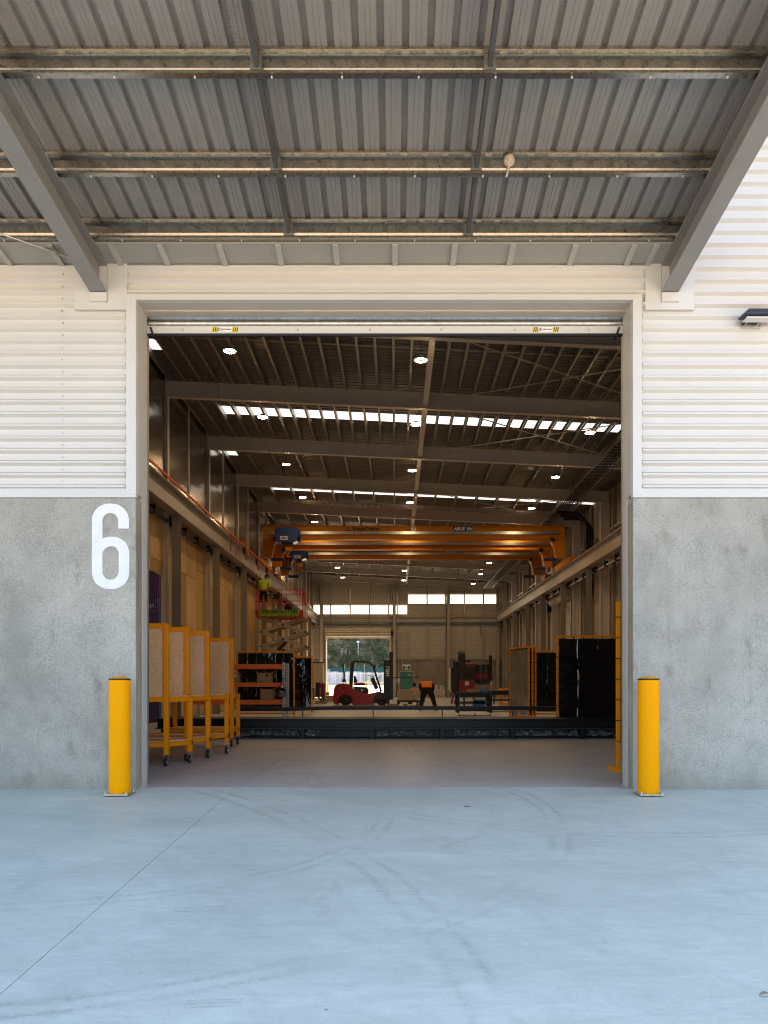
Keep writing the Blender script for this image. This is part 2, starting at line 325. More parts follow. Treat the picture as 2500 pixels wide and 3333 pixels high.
class MB:
    def __init__(s): s.v = []; s.f = []; s.m = []
    def add(s, vs, fs, mi=0):
        b = len(s.v); s.v += [tuple(p) for p in vs]
        for f in fs: s.f.append([b + i for i in f]); s.m.append(mi)
        return s
    def box(s, x0, x1, y0, y1, z0, z1, mi=0):
        return s.add([(x0, y0, z0), (x1, y0, z0), (x1, y1, z0), (x0, y1, z0), (x0, y0, z1), (x1, y0, z1), (x1, y1, z1), (x0, y1, z1)],
                     [(3, 2, 1, 0), (4, 5, 6, 7), (0, 1, 5, 4), (1, 2, 6, 5), (2, 3, 7, 6), (3, 0, 4, 7)], mi)
    def cbox(s, x0, x1, y0, y1, z0, z1, c=0.02, mi=0):   # box with chamfered vertical edges
        poly = [(x0 + c, y0), (x1 - c, y0), (x1, y0 + c), (x1, y1 - c), (x1 - c, y1), (x0 + c, y1), (x0, y1 - c), (x0, y0 + c)]
        return s.prism(poly, 'z', z0, z1, mi)
    def bar(s, p0, p1, w, h=None, up=(0, 0, 1), mi=0):
        p0, p1 = Vector(p0), Vector(p1); h = h or w; d = (p1 - p0).normalized(); up = Vector(up)
        if abs(d.dot(up)) > 0.98: up = Vector((0, 1, 0))
        a = d.cross(up).normalized() * (w / 2); b = a.cross(d).normalized() * (h / 2)
        return s.add([p0 - a - b, p0 + a - b, p0 + a + b, p0 - a + b, p1 - a - b, p1 + a - b, p1 + a + b, p1 - a + b],
                     [(3, 2, 1, 0), (4, 5, 6, 7), (0, 1, 5, 4), (1, 2, 6, 5), (2, 3, 7, 6), (3, 0, 4, 7)], mi)
    def tube(s, pts, r, n=8, mi=0, cap=True):
        pts = [Vector(p) for p in pts]; rs = r if isinstance(r, (list, tuple)) else [r] * len(pts); rings = []
        pa = None
        for i, p in enumerate(pts):
            d = (pts[min(i + 1, len(pts) - 1)] - pts[max(i - 1, 0)]).normalized()
            if pa is None:
                up = Vector((0, 0, 1)) if abs(d.z) < 0.9 else Vector((1, 0, 0)); a = d.cross(up).normalized()
            else: a = (pa - d * pa.dot(d)).normalized()
            pa = a; b = d.cross(a)
            rings.append([p + (a * math.cos(2 * math.pi * k / n) + b * math.sin(2 * math.pi * k / n)) * rs[i] for k in range(n)])
        fs = []
        for i in range(len(pts) - 1):
            for k in range(n): fs.append((i * n + k, i * n + (k + 1) % n, (i + 1) * n + (k + 1) % n, (i + 1) * n + k))
        if cap: fs.append(tuple(range(n))[::-1]); fs.append(tuple((len(pts) - 1) * n + k for k in range(n)))
        return s.add([q for r_ in rings for q in r_], fs, mi)
    def prism(s, poly, axis, a0, a1, mi=0, cap=True, closed=True):
        def mk(u, v, a): return {'x': (a, u, v), 'y': (u, a, v), 'z': (u, v, a)}[axis]
        n = len(poly); vs = [mk(u, v, a0) for u, v in poly] + [mk(u, v, a1) for u, v in poly]
        fs = [(i, (i + 1) % n, n + (i + 1) % n, n + i) for i in range(n if closed else n - 1)]
        if cap and closed: fs += [tuple(range(n))[::-1], tuple(range(n, 2 * n))]
        return s.add(vs, fs, mi)
    def lathe(s, prof, c=(0, 0, 0), n=20, axis='z', mi=0):
        c = Vector(c); vs = []; fs = []
        for r, z in prof:
            for k in range(n):
                a = 2 * math.pi * k / n; u, v = r * math.cos(a), r * math.sin(a)
                vs.append(c + Vector({'z': (u, v, z), 'y': (u, z, v), 'x': (z, u, v)}[axis]))
        for i in range(len(prof) - 1):
            for k in range(n): fs.append((i * n + k, i * n + (k + 1) % n, (i + 1) * n + (k + 1) % n, (i + 1) * n + k))
        return s.add(vs, fs, mi)
    def ball(s, c, r, n=14, m=9, sc=(1, 1, 1), mi=0):
        c = Vector(c); vs = []; fs = []
        for i in range(m + 1):
            t = math.pi * i / m
            for k in range(n):
                a = 2 * math.pi * k / n
                vs.append(c + Vector((r * sc[0] * math.sin(t) * math.cos(a), r * sc[1] * math.sin(t) * math.sin(a), r * sc[2] * math.cos(t))))
        for i in range(m):
            for k in range(n): fs.append((i * n + k, (i + 1) * n + k, (i + 1) * n + (k + 1) % n, i * n + (k + 1) % n))
        return s.add(vs, fs, mi)
    def shear_z(s, slope, x0=0.0):
        s.v = [(x, y, z - slope * (x - x0)) for x, y, z in s.v]; return s
    def mesh(s, name, mats, smooth=False, norm=True):
        me = bpy.data.meshes.new(name); me.from_pydata(s.v, [], s.f)
        for m in (mats if isinstance(mats, (list, tuple)) else [mats]): me.materials.append(M[m] if isinstance(m, str) else m)
        if any(s.m): me.polygons.foreach_set("material_index", s.m)
        if norm and len(s.v) < 60000:
            b = bmesh.new(); b.from_mesh(me); bmesh.ops.recalc_face_normals(b, faces=b.faces); b.to_mesh(me); b.free()
        if smooth:
            me.polygons.foreach_set("use_smooth", [True] * len(me.polygons))
            try: me.set_sharp_from_angle(angle=R(38))
            except Exception: pass
        me.update(); return me
    def build(s, name, mats, parent=None, smooth=False, bevel=0.0, norm=True):
        o = link(name, s.mesh(name, mats, smooth, norm), parent)
        if bevel:
            md = o.modifiers.new("bevel", 'BEVEL'); md.width = bevel; md.segments = 2; md.limit_method = 'ANGLE'; md.angle_limit = R(40)
        return o
def I_poly(w, h, tw, tf, cu=0.0, cv=0.0):
    a, b, c, d = w / 2, h / 2, tw / 2, h / 2 - tf
    return [(cu + u, cv + v) for u, v in [(-a, -b), (a, -b), (a, -d), (c, -d), (c, d), (a, d), (a, b), (-a, b), (-a, d), (-c, d), (-c, -d), (-a, -d)]]
def C_strip(w, h, lip):            # open lipped channel as polyline, web at u=w
    return [(0, lip), (0, 0), (w, 0), (w, h), (0, h), (0, h - lip)]
def text(s, size, mt, loc, parent, name='lettering', rz=0.0, bold=0.0, shear=0.0, spacing=1.0, rot=None, sx=1.0, ext=0.0015):
    cu = bpy.data.curves.new(name, 'FONT'); cu.body = s; cu.size = size; cu.align_x = 'CENTER'; cu.align_y = 'CENTER'
    cu.extrude = ext; cu.offset = bold; cu.shear = shear; cu.space_character = spacing; cu.resolution_u = 3
    t = bpy.data.objects.new(name, cu); C.objects.link(t)
    bpy.context.view_layer.update()
    me = bpy.data.meshes.new_from_object(t); bpy.data.objects.remove(t); bpy.data.curves.remove(cu)
    rm = Matrix.Rotation(rz, 4, 'Z') @ Matrix.Rotation(R(90), 4, 'X') if rot is None else rot
    me.transform(Matrix.Translation(Vector(loc)) @ rm @ Matrix.Scale(sx, 4, (1, 0, 0))); me.materials.clear(); me.materials.append(M[mt] if isinstance(mt, str) else mt)
    return link(name, me, parent)

# ------------------------------------------------------------------ ground, apron, hall floor
YW = 8.5                       # outer face of the front wall
SL = 0.046                     # fall of the apron
def apz(y): return -SL * (YW - y) if y > -3 else -SL * (YW + 3)
prof = [(-260, -.56), (-14, -.56), (-3.5, -.54), (-2.9, -.62), (7.9, -.25), (66.8, -.25), (67.9, -.03), (70, .0), (108, .95), (150, 1.0), (400, 1.0)]
b = MB()
b.v = [(x, y, z) for x in (-260, -60, -12, 12, 60, 260) for y, z in prof]; np_ = len(prof)
b.f = [(i * np_ + j, (i + 1) * np_ + j, (i + 1) * np_ + j + 1, i * np_ + j + 1) for i in range(5) for j in range(np_ - 1)]; b.m = [0] * len(b.f)
tag(b.build('ground', 'ground'), 'pale gravel yard ground around the hall', 'ground', kind='structure')
XJ = [-17.44, -12.2, -6.96, -1.72, 3.52, 8.76, 14.0]
b = MB()
for y0, y1 in ((-3, 8.62),):
    z0, z1 = apz(y0) - .008, apz(min(y1, YW)) - .008
    b.add([(-17.4, y0, z0), (13.9, y0, z0), (13.9, y1, z1), (-17.4, y1, z1), (-17.4, y0, z0 - .15), (13.9, y0, z0 - .15), (13.9, y1, z1 - .15), (-17.4, y1, z1 - .15)],
          [(0, 1, 2, 3), (7, 6, 5, 4), (0, 4, 5, 1), (1, 5, 6, 2), (2, 6, 7, 3), (3, 7, 4, 0)])
apron = tag(b.build('apron', 'joint'), 'broad pale concrete apron in front of the open doorway', 'apron', kind='structure')
YJ = [-2.9, -0.3, 4.93, YW + .14]
for i in range(len(XJ) - 1):
    for j in range(len(YJ) - 1):
        g = 0.006
        x0, x1, y0, y1 = XJ[i] + .003, XJ[i + 1] - .003, YJ[j] + g * .3, YJ[j + 1] - g * .3
        z0, z1 = apz(y0), -SL * (YW - y1) if y1 <= YW else .0005
        MB().add([(x0, y0, z0), (x1, y0, z0), (x1, y1, z1), (x0, y1, z1), (x0, y0, z0 - .1), (x1, y0, z0 - .1), (x1, y1, z1 - .1), (x0, y1, z1 - .1)],
                 [(0, 1, 2, 3), (7, 6, 5, 4), (0, 4, 5, 1), (1, 5, 6, 2), (2, 6, 7, 3), (3, 7, 4, 0)]).build('slab', 'apron', apron)
XF0, XF1, YF1 = -7.0, 9.4, 67.3
hall_floor = tag(MB().box(XF0, XF1, YW + .16, YF1 + .4, -.2, -.01).build('floor', 'joint'), 'brownish concrete floor inside the hall', 'floor', kind='structure')
fx = [XF0, -1.72, 3.52, XF1]; fy = [YW + .145, 16.0, 24.0, 32.0, 40.0, 48.0, 56.0, YF1 + .4]
for i in range(3):
    for j in range(7):
        MB().box(fx[i] + .003, fx[i + 1] - .003, fy[j] + .003, fy[j + 1] - .003, -.1, 0).build('slab', 'floor', hall_floor)

# ------------------------------------------------------------------ front wall
XL, XR = -2.766, 2.527           # concrete edges of the opening
WL, WR, WTOP, CT = -11.0, 10.2, 11.2, 3.10
fw = thing('front_wall', 'front wall of white ribbed cladding above grey precast concrete panels', 'wall', (0, YW + .1, 0))
MB().box(WL, XL, YW, YW + .20, -.12, CT - .004).build('concrete_panel', ['conc'], fw, bevel=.006)['label'] = 'grey pitted concrete panel painted with a large white 6'
MB().box(XR, WR, YW, YW + .20, -.12, CT - .004).build('concrete_panel', ['conc'], fw, bevel=.006)['label'] = 'pale grey pitted concrete panel behind the bollard'
for x0, x1 in ((XL, XL + .003), (XR - .003, XR)):
    MB().box(x0, x1, YW + .012, YW + .19, 0, CT - .05).build('panel_edge', 'edge', fw)
PITCH = .130
def clad_profile(z0, z1, y):
    pts = [(y, z0)]; z = math.floor(z0 / PITCH) * PITCH
    while z < z1:
        for dy, dz in ((0, 0.0), (0, .066), (-.040, .092), (-.040, .112), (0, .121), (.010, .1225), (.010, .128), (0, .1295)):
            if z0 < z + dz < z1: pts.append((y + dy, z + dz))
        z += PITCH
    return pts + [(y, z1)]
def cladding(x0, x1, z0, z1, y=YW + .04):
    return MB().prism(clad_profile(z0, z1, y), 'x', x0, x1, closed=False).build('cladding_sheet', 'white', fw, norm=False)
TX0, TX1 = XL - .10, XR + .09      # outer edges of the white jamb trims
cladding(WL, TX0 - .01, CT + .09, WTOP); cladding(TX1 + .01, WR, CT + .09, WTOP)
cladding(TX0 - .01, TX1 + .01, 5.26, WTOP)
MB().box(WL, XL - .11, YW + .10, YW + .2, CT + .01, WTOP).build('wall_backing', 'trim', fw)
MB().box(XR + .11, WR, YW + .10, YW + .2, CT + .01, WTOP).build('wall_backing', 'trim', fw)
MB().box(XL - .11, XR + .11, YW + .10, YW + .2, 5.28, WTOP).build('wall_backing', 'trim', fw)
# flashings: foot, jamb, head
for x0, x1 in ((WL, XL + .004), (XR - .004, WR)):
    MB().box(x0, x1, YW - .012, YW + .06, CT, CT + .095).build('foot_flashing', 'trim', fw)
MB().box(TX0, XL + .006, YW - .016, YW + .05, CT + .03, 5.262).build('jamb_flashing', 'trim', fw)
MB().box(XR - .006, TX1, YW - .016, YW + .05, CT + .03, 5.262).build('jamb_flashing', 'trim', fw)
MB().box(TX0 + .004, TX1 - .004, YW - .018, YW + .05, 5.198, 5.258).build('head_flashing', 'trim', fw)
# reveals
MB().box(XL - .09, XL + .010, YW + .052, YW + .36, CT + .04, 5.20).build('reveal', 'jamb', fw)
MB().box(XR - .010, XR + .09, YW + .052, YW + .36, CT + .04, 5.20).build('reveal', 'jamb', fw)
MB().box(XL - .09, XL + .012, YW + .203, YW + .36, 0, CT + .04).build('jamb_post', 'jamb', fw)
MB().box(XR - .012, XR + .09, YW + .203, YW + .36, 0, CT + .04).build('jamb_post', 'jamb', fw)
MB().box(XL + .011, XR - .011, YW + .052, YW + .22, 5.20, 5.27).build('lintel', 'jamb', fw)
MB().box(XL + .011, XR - .011, YW + .222, YW + .36, 5.185, 5.27).build('lintel', 'jamb', fw)
# cover plates round the canopy beam ends
for bx in (-3.158, 2.916):
    for x0, x1, z0, z1 in ((bx - .26, bx - .092, 5.10, 5.60), (bx + .092, bx + .30 if bx < 0 else bx + .26, 5.10, 5.60), (bx - .091, bx + .091, 5.10, 5.175)):
        MB().box(x0, x1, YW - .004, YW + .03, z0, z1).build('cover_plate', 'trim', fw)
    MB().box(bx - .09, bx + .09, YW - .03, YW + .03, 5.178, 5.272).build('beam_stub', 'trim', fw)
    MB().box(bx + .02 if bx < 0 else bx - .088, bx + .088 if bx < 0 else bx - .02, YW - .012, YW + .03, 5.274, 5.56).build('beam_stub', 'trim', fw)
# fixings on the cladding pans
scr = MB().lathe([(0, -.004), (.008, -.004), (.010, 0)], (0, 0, 0), 8, 'y').mesh('screw', 'galv')
for xs, zz0, zz1 in ((-3.56, 3.25, 5.5), (-6.2, 3.25, 5.5), (5.3, 3.25, 7.5)):
    z = math.ceil(zz0 / PITCH) * PITCH
    while z < zz1:
        o = link('screw', scr, fw); o.location = (xs + random.uniform(-.006, .006), YW + .036, z + .035); z += PITCH
# the painted 6
def six():
    s = 0.497 * .003269
    def T(x, y): return ((x * .497 - 1288) * .003269, 1.118 + (2226 - (1550 + y * .497)) * .003269)
    path = []
    def arc(cx, cy, rx, ry, a0, a1, n=12):
        for i in range(n + 1):
            a = R(a0 + (a1 - a0) * i / n); path.append((cx + rx * math.cos(a), cy - ry * math.sin(a)))
    path.append((810, 343)); path.append((810, 290))
    arc(725, 290, 85, 80, 0, 90); arc(722, 290, 85, 80, 90, 180); path.append((637, 450)); path.append((637, 620))
    arc(722, 625, 85, 84, 180, 270); arc(728, 625, 85, 84, 270, 360); path.append((813, 520))
    arc(735, 510, 78, 83, 0, 90); arc(735, 512, 98, 85, 90, 158)
    out = MB(); L = []; Rr = []
    pts = [Vector(T(*p)) for p in path]
    cl = [pts[0]]
    for p in pts[1:]:
        if (p - cl[-1]).length > .004: cl.append(p)
    for i, p in enumerate(cl):
        d = (cl[min(i + 1, len(cl) - 1)] - cl[max(i - 1, 0)]).normalized(); nrm = Vector((-d.y, d.x))
        w = (35 if abs(d.y) > .7 else 31 + 4 * abs(d.y)) * s
        L.append(p + nrm * w); Rr.append(p - nrm * w)
    # keep the last stretch clear of the stem
    y = YW - .003
    n = len(L); ys6 = [y - .0012 * max(0, min(1, (i - n + 16) / 8)) for i in range(n)]
    vs_ = [(a.x, ys6[i], a.y) for i, a in enumerate(L)] + [(a.x, ys6[i], a.y) for i, a in enumerate(Rr)]
    out.add(vs_, [(i, i + 1, n + i + 1, n + i) for i in range(n - 1)])
    return out
six().build('painted_number', 'paint6', fw)

# ------------------------------------------------------------------ canopy
TC, ZP = 0.13, 5.60
def cz(y): return ZP + TC * (YW - y)
CY0, CX0, CX1 = 4.9, -10.2, 3.02
can = thing('canopy', 'steel canopy with grey sheet roof and galvanised purlins over the apron', 'canopy', (0, YW, 5.3))
for bx in (-9.23, -3.158, 2.916):
    ip = I_poly(.175, .30, .012, .016)
    m = MB(); n12 = len(ip)
    for y in (YW - .005, CY0 + .1):
        m.v += [(bx + u, y, cz(y) - .022 - .152 + v) for u, v in ip]
    m.f = [(i, (i + 1) % n12, n12 + (i + 1) % n12, n12 + i) for i in range(n12)] + [tuple(range(n12)), tuple(range(n12, 2 * n12))[::-1]]; m.m = [0] * len(m.f)
    m.build('rafter', 'beam', can)
PUR = [8.115, 7.26, 6.243, 5.12]
pp = [(0, .022), (0, 0), (.062, 0), (.062, .052), (.053, .078), (.053, .150), (.062, .178), (.062, .205), (0, .205), (0, .185)]
pme = MB().prism(pp, 'x', CX0, CX1 - .02, closed=False).mesh('purlin', 'galv_purlin', norm=False)
lipme = MB()
for y in PUR:
    o = link('purlin', pme, can); o.location = (0, y, cz(y) + .002)
nail = MB().box(-.006, .006, -.006, .006, -.016, 0).mesh('clip', 'white')
for y in PUR[:3]:
    x = -4.0
    while x < 2.9:
        o = link('clip', nail, can); o.location = (x + random.uniform(-.03, .03), y + .03, cz(y) - .004); x += .60
for bx in (-7.1, -1.09, .74):
    for i in range(len(PUR) - 1):
        y0, y1 = PUR[i + 1] + .066, PUR[i] - .002
        MB().bar((bx, y0, cz(y0) + .10), (bx, y1, cz(y1) + .10), .035, .11).build('bridging', 'mgrey', can)
        MB().box(bx - .05, bx + .045, y1 + .006, y1 + .012, cz(y1) + .03, cz(y1) + .15).build('bridging_cleat', 'galv_dull', can)
RP = .194
def canopy_sheet(x1, nr):
    pts = []
    for k in range(nr):
        a = x1 - (nr - k) * RP
        pts += [(a, 0), (a + .040, 0), (a + .043, .004), (a + .049, .004), (a + .052, 0), (a + .078, 0), (a + .081, .004), (a + .087, .004), (a + .090, 0), (a + .130, 0), (a + .139, .048), (a + .181, .048), (a + .190, 0)]
    pts.append((x1, 0))
    m = MB(); n = len(pts)
    for y in (CY0, YW - .02): m.v += [(u, y, cz(y) + .2125 + v) for u, v in pts]
    m.f = [(i, i + 1, n + i + 1, n + i) for i in range(n - 1)]; m.m = [0] * len(m.f)
    return m
x = CX1
while x > CX0 + .4:
    o = canopy_sheet(x, 4).build('roof_sheet', 'roofu', can, norm=False); o.location.z = random.choice((0, .0015)); x -= 4 * RP
# opaque top skin above the ribbed sheets
m = MB()
for y in (CY0, YW): m.v += [(CX0, y, cz(y) + .266), (CX1, y, cz(y) + .266), (CX0, y, cz(y) + .276), (CX1, y, cz(y) + .276)]
m.f = [(0, 1, 5, 4), (2, 6, 7, 3), (0, 2, 3, 1), (4, 5, 7, 6), (0, 4, 6, 2), (1, 3, 7, 5)]; m.m = [0] * 6
m.build('roof_skin', 'galv_dull', can)
m = MB(); m.bar((CX1 - .01, CY0, cz(CY0) + .14), (CX1 - .01, YW, cz(YW) + .14), .012, .27); m.build('barge_flashing', 'beam', can)
# soffit between the last purlin and the wall, with cover battens
m = MB()
y0, y1, z0, z1 = 8.182, YW - .002, 5.628, 5.588
m.add([(CX0, y0, z0), (CX1 - .12, y0, z0), (CX1 - .12, y1, z1), (CX0, y1, z1), (CX0, y0, z0 + .02), (CX1 - .12, y0, z0 + .02), (CX1 - .12, y1, z1 + .02), (CX0, y1, z1 + .02)],
      [(0, 1, 2, 3), (7, 6, 5, 4), (0, 4, 5, 1), (1, 5, 6, 2), (2, 6, 7, 3), (3, 7, 4, 0)])
m.build('soffit_panel', 'soffit', can)
for bx in [-5.4, -4.75, -4.1, -3.55, -2.92, -2.42, -1.81, -1.21, -.62, -.006, .608, 1.207, 1.847, 2.449, 2.676]:
    MB().bar((bx, y0 + .004, z0 - .012), (bx, y1 - .001, z1 - .012), .058, .026).build('batten', 'soffit_strip', can)
# hexagonal wire netting under the purlins (too many wires to count)
def netting():
    a = .021; w = .0006; verts = []; faces = []
    dx, dy = a * math.sqrt(3), a * 1.5
    nx, ny = int(9.4 / dx), int((8.1 - 5.2) / dy)
    def wire(x0, y0, x1, y1):
        z0, z1 = cz(y0) + .2085, cz(y1) + .2085
        L = math.hypot(x1 - x0, y1 - y0); px_, py_ = -(y1 - y0) / L * w, (x1 - x0) / L * w; k = len(verts)
        verts.extend([(x0 - px_, y0 - py_, z0), (x0 + px_, y0 + py_, z0), (x0, y0, z0 - 1.4 * w), (x1 - px_, y1 - py_, z1), (x1 + px_, y1 + py_, z1), (x1, y1, z1 - 1.4 * w)])
        faces.extend([(k, k + 2, k + 5, k + 3), (k + 2, k + 1, k + 4, k + 5)])
    for j in range(ny):
        for i in range(nx):
            cx = -6.5 + (i + (j % 2) * .5) * dx; cyy = 5.2 + j * dy
            t_ = (cx, cyy + a); r1 = (cx + dx / 2, cyy + a / 2); r2 = (cx + dx / 2, cyy - a / 2); l1 = (cx - dx / 2, cyy + a / 2)
            for p, q in ((l1, t_), (t_, r1), (r1, r2)):
                if -3.24 < p[0] < -3.07 or p[0] > 2.84: continue
                wire(*p, *q)
    me = bpy.data.meshes.new('wire_netting'); me.from_pydata(verts, [], faces); me.materials.append(M['wire']); me.update(); return me
o = link('wire_netting', netting(), can); o['kind'] = 'stuff'
# tension rod beside the beam
rod = thing('tension_rod', 'threaded steel tension rod with clevis under the canopy roof', 'tension rod', (-3.45, 8.26, 5.56))
p0, p1 = Vector((-3.42, 8.30, 5.56)), Vector((-7.5, 5.65, cz(5.65) - .05))
d = (p1 - p0).normalized()
MB().tube([p0 + d * .16, p1], .0085, 8).build('rod', 'galv', rod, True)
m = MB(); m.bar(p0, p0 + d * .17, .05, .012); m.tube([p0 + d * .10 - Vector((0, 0, .03)), p0 + d * .10 + Vector((0, 0, .03))], .014, 8); m.tube([p0 + d * .15, p0 + d * .21], .016, 6)
m.build('clevis', 'galv_dull', rod, True)
# round sensor hanging below the netting
c = Vector((1.035, 7.29, cz(7.29) + .135))
sen = thing('ball_sensor', 'beige ball shaped sensor on a short stem beneath the canopy roof', 'sensor', c)
MB().ball(c, .052, 18, 12, (1, 1, 1.15)).build('shell', 'sensor', sen, True)
MB().lathe([(.0, -.004), (.022, -.004), (.024, .0), (.018, .003), (.016, .0), (.0, .001)], c + Vector((0, -.049, -.02)), 16, 'y').build('lens_ring', 'sensor', sen, True)
MB().tube([c + Vector((0, -.01, -.05)), c + Vector((-.012, -.02, -.10)), c + Vector((-.028, -.03, -.165))], [.013, .011, .011], 10).build('stem', 'sensor', sen, True)

# ------------------------------------------------------------------ bollards
def bollard(x, label):
    y, r, h = YW - .30, .1075, 1.205; zb = apz(y) + .001
    t = thing('bollard', label, 'bollard', (x, y, zb), group='yellow bollards guarding the doorway')
    MB().lathe([(r, .012), (r, h - .035)], (x, y, zb), 40).build('post', 'yellow', t, True)
    cp_ = MB().lathe([(r + .001, h - .036), (r + .001, h - .024), (r - .014, h - .019), (r - .03, h - .019)], (x, y, zb), 40, mi=0).build('cap', 'rubber', t, True)
    MB().lathe([(r - .012, h - .0185), (r - .03, h - .008), (.04, h + .002), (0, h + .004)], (x, y, zb), 40).build('cap_dome', 'yellow', cp_, True)
    MB().cbox(x - .125, x + .125, y - .125, y + .125, zb, zb + .014, .006).build('base_plate', 'galv', t)
    for sx in (-1, 1):
        for sy in (-1, 1):
            MB().lathe([(.012, .014), (.012, .026), (.008, .027), (.008, .036), (0, .037)], (x + sx * .105, y + sy * .105, zb), 8).build('bolt', 'galv', t)
bollard((389.5 - 1288) * 8.2 / F, 'yellow bollard standing below the large painted 6')
bollard((2111 - 1288) * 8.2 / F, 'yellow bollard at the doorway edge without a number behind it')

# ------------------------------------------------------------------ wall floodlight
x0, z0 = (2422 - 1288) * .003269 * .975, 4.985
fl = thing('floodlight', 'dark blue floodlight fixed to the white cladding', 'floodlight', (x0 + .2, YW - .1, z0))
m = MB(); ya = YW - .20; yb = YW - .03
m.prism([(ya, z0 - .02), (ya, z0 + .03), (ya + .05, z0 + .060), (yb, z0 + .065), (yb, z0 - .01), (ya + .06, z0 - .035)], 'x', x0, x0 + .46)
m.v = [((x0 + .07) if (px_ < x0 + .01 and pz_ > z0 + .02) else px_, py_, pz_) for px_, py_, pz_ in m.v]
m.build('housing', 'flood', fl, bevel=.015)
MB().box(x0 + .05, x0 + .41, ya + .03, yb - .03, z0 - .048, z0 - .034).build('lens', 'lens', fl)
MB().box(x0 + .06, x0 + .26, YW - .012, YW + .02, z0 - .09, z0 - .02).build('mounting_plate', 'galv', fl)
for xx in (.09, .22): MB().tube([(x0 + xx, YW - .02, z0 - .06), (x0 + xx + .03, ya + .1, z0 - .03)], .008, 6).build('bracket_arm', 'galv', fl)

# ------------------------------------------------------------------ front roller door
dr = thing('roller_door', 'rolled up galvanised roller door with stickers on its bottom rail', 'roller door', (-.1, YW + .40, 5.0))
yd = YW + .40; x0, x1 = XL + .004, XR - .004
def slat(z0, h, mt='galv', depth=.022):
    pts = [(yd - depth * math.sin(math.pi * i / 8), z0 + h * i / 8) for i in range(9)] + [(yd + .004, z0 + h), (yd + .004, z0)]
    return MB().prism(pts, 'x', x0, x1).build('slat', mt, dr, True)
for k in range(3): slat(5.098 + k * .082, .079)
m = MB(); m.box(x0, x1, yd - .03, yd + .03, 5.012, 5.092); m.box(x0, x1, yd - .036, yd - .030, 5.012, 5.022); m.box(x0, x1, yd - .036, yd - .030, 5.082, 5.092); m.build('bottom_rail', 'trim', dr)
MB().box(x0, x1, yd - .015, yd + .015, 4.992, 5.011).build('rubber_seal', 'rubber', dr)
for xs in ((733 - 1288) * 8.88 / F, (1775 - 1288) * 8.88 / F):
    st = MB().box(xs - .142, xs + .142, yd - .0325, yd - .0301, 5.027, 5.078).build('sticker', 'hazy', dr)
    MB().box(xs - .08, xs + .08, yd - .034, yd - .0326, 5.027, 5.078).build('sticker_panel', 'whitep', st)
    for e in (-1, 1):
        for q in range(3):
            a = xs + e * .111 - .026 + q * .021
            MB().add([(a, yd - .0335, 5.028), (a + .010, yd - .0335, 5.028), (a + .022, yd - .0335, 5.077), (a + .012, yd - .0335, 5.077)], [(0, 1, 2, 3)]).build('stripe', 'ink', st)
    text('METALBILT', .021, 'ink', (xs + .024, yd - .0345, 5.052), st, bold=.0004)
    for q in (0, 1):
        m = MB(); a = xs - .071 + q * .017
        m.tube([(a, yd - .0345, 5.034), (a, yd - .0345, 5.064), (a + .007, yd - .0345, 5.071), (a + .014, yd - .0345, 5.064), (a + .014, yd - .0345, 5.034)], .0024, 4); m.build('emblem', 'ink', st)
for px in (596, 970, 1205, 1437, 1675, 1915):
    o = link('screw', scr, dr); o.location = ((px - 1288) * 8.88 / F, yd - .031, 5.052); o.scale = (1.1, 1.5, 1.1)
for s_, xx in ((1, XL + .03), (-1, XR - .03)):
    MB().bar((xx + s_ * .02, yd - .045, 5.07), (xx + s_ * .07, yd - .06, 4.93), .03, .012).build('lock_arm', 'black', dr)
    MB().box(min(xx - s_ * .03, xx - s_ * .09), max(xx - s_ * .03, xx - s_ * .09), yd - .035, yd + .06, .0, 5.0).build('guide_track', 'galv_dull', dr)
MB().tube([(x0, yd + .28, 5.55), (x1, yd + .28, 5.55)], .26, 20).build('curtain_roll', 'galv_dull', dr, True)

# ------------------------------------------------------------------ hall structure
BAY = 5.38; YFR = [67.0] + [67.3 - BAY * k for k in range(1, 11)]; YFR[9] = 19.3
RS = .0474
def rbot(x): return 9.52 - RS * (x + .6)
RD = .48
def roofz(x): return rbot(x) + RD + .205
for k in range(10, -1, -1):
    y = YFR[k]; nm = ORD[10 - k]
    t = thing('portal_frame', 'grey steel portal frame spanning the hall roof, %s from the front doorway' % nm, 'portal frame', (1.2, y, 0), group='portal frames of the hall')
    MB().prism(I_poly(.19, RD, .012, .018), 'x', XF0 + .05, XF1 - .05).build('rafter', 'frame', t)
    o = t.children[-1]; me = o.data
    for v in me.vertices: v.co.y += y; v.co.z += rbot(v.co.x) + RD / 2
    for x, dp in ((-7.0, .20), (9.16, .40)):
        MB().prism([(x + v, y + u) for u, v in I_poly(.19, dp, .012, .018)], 'z', 0, rbot(x) + .02).build('column', 'frame', t)
    for x in (-5.35, 7.7, .9):
        MB().box(x - .012, x + .012, y - .094, y + .094, rbot(x) + .02, rbot(x) + RD - .02).build('splice_plate', 'frame', t)
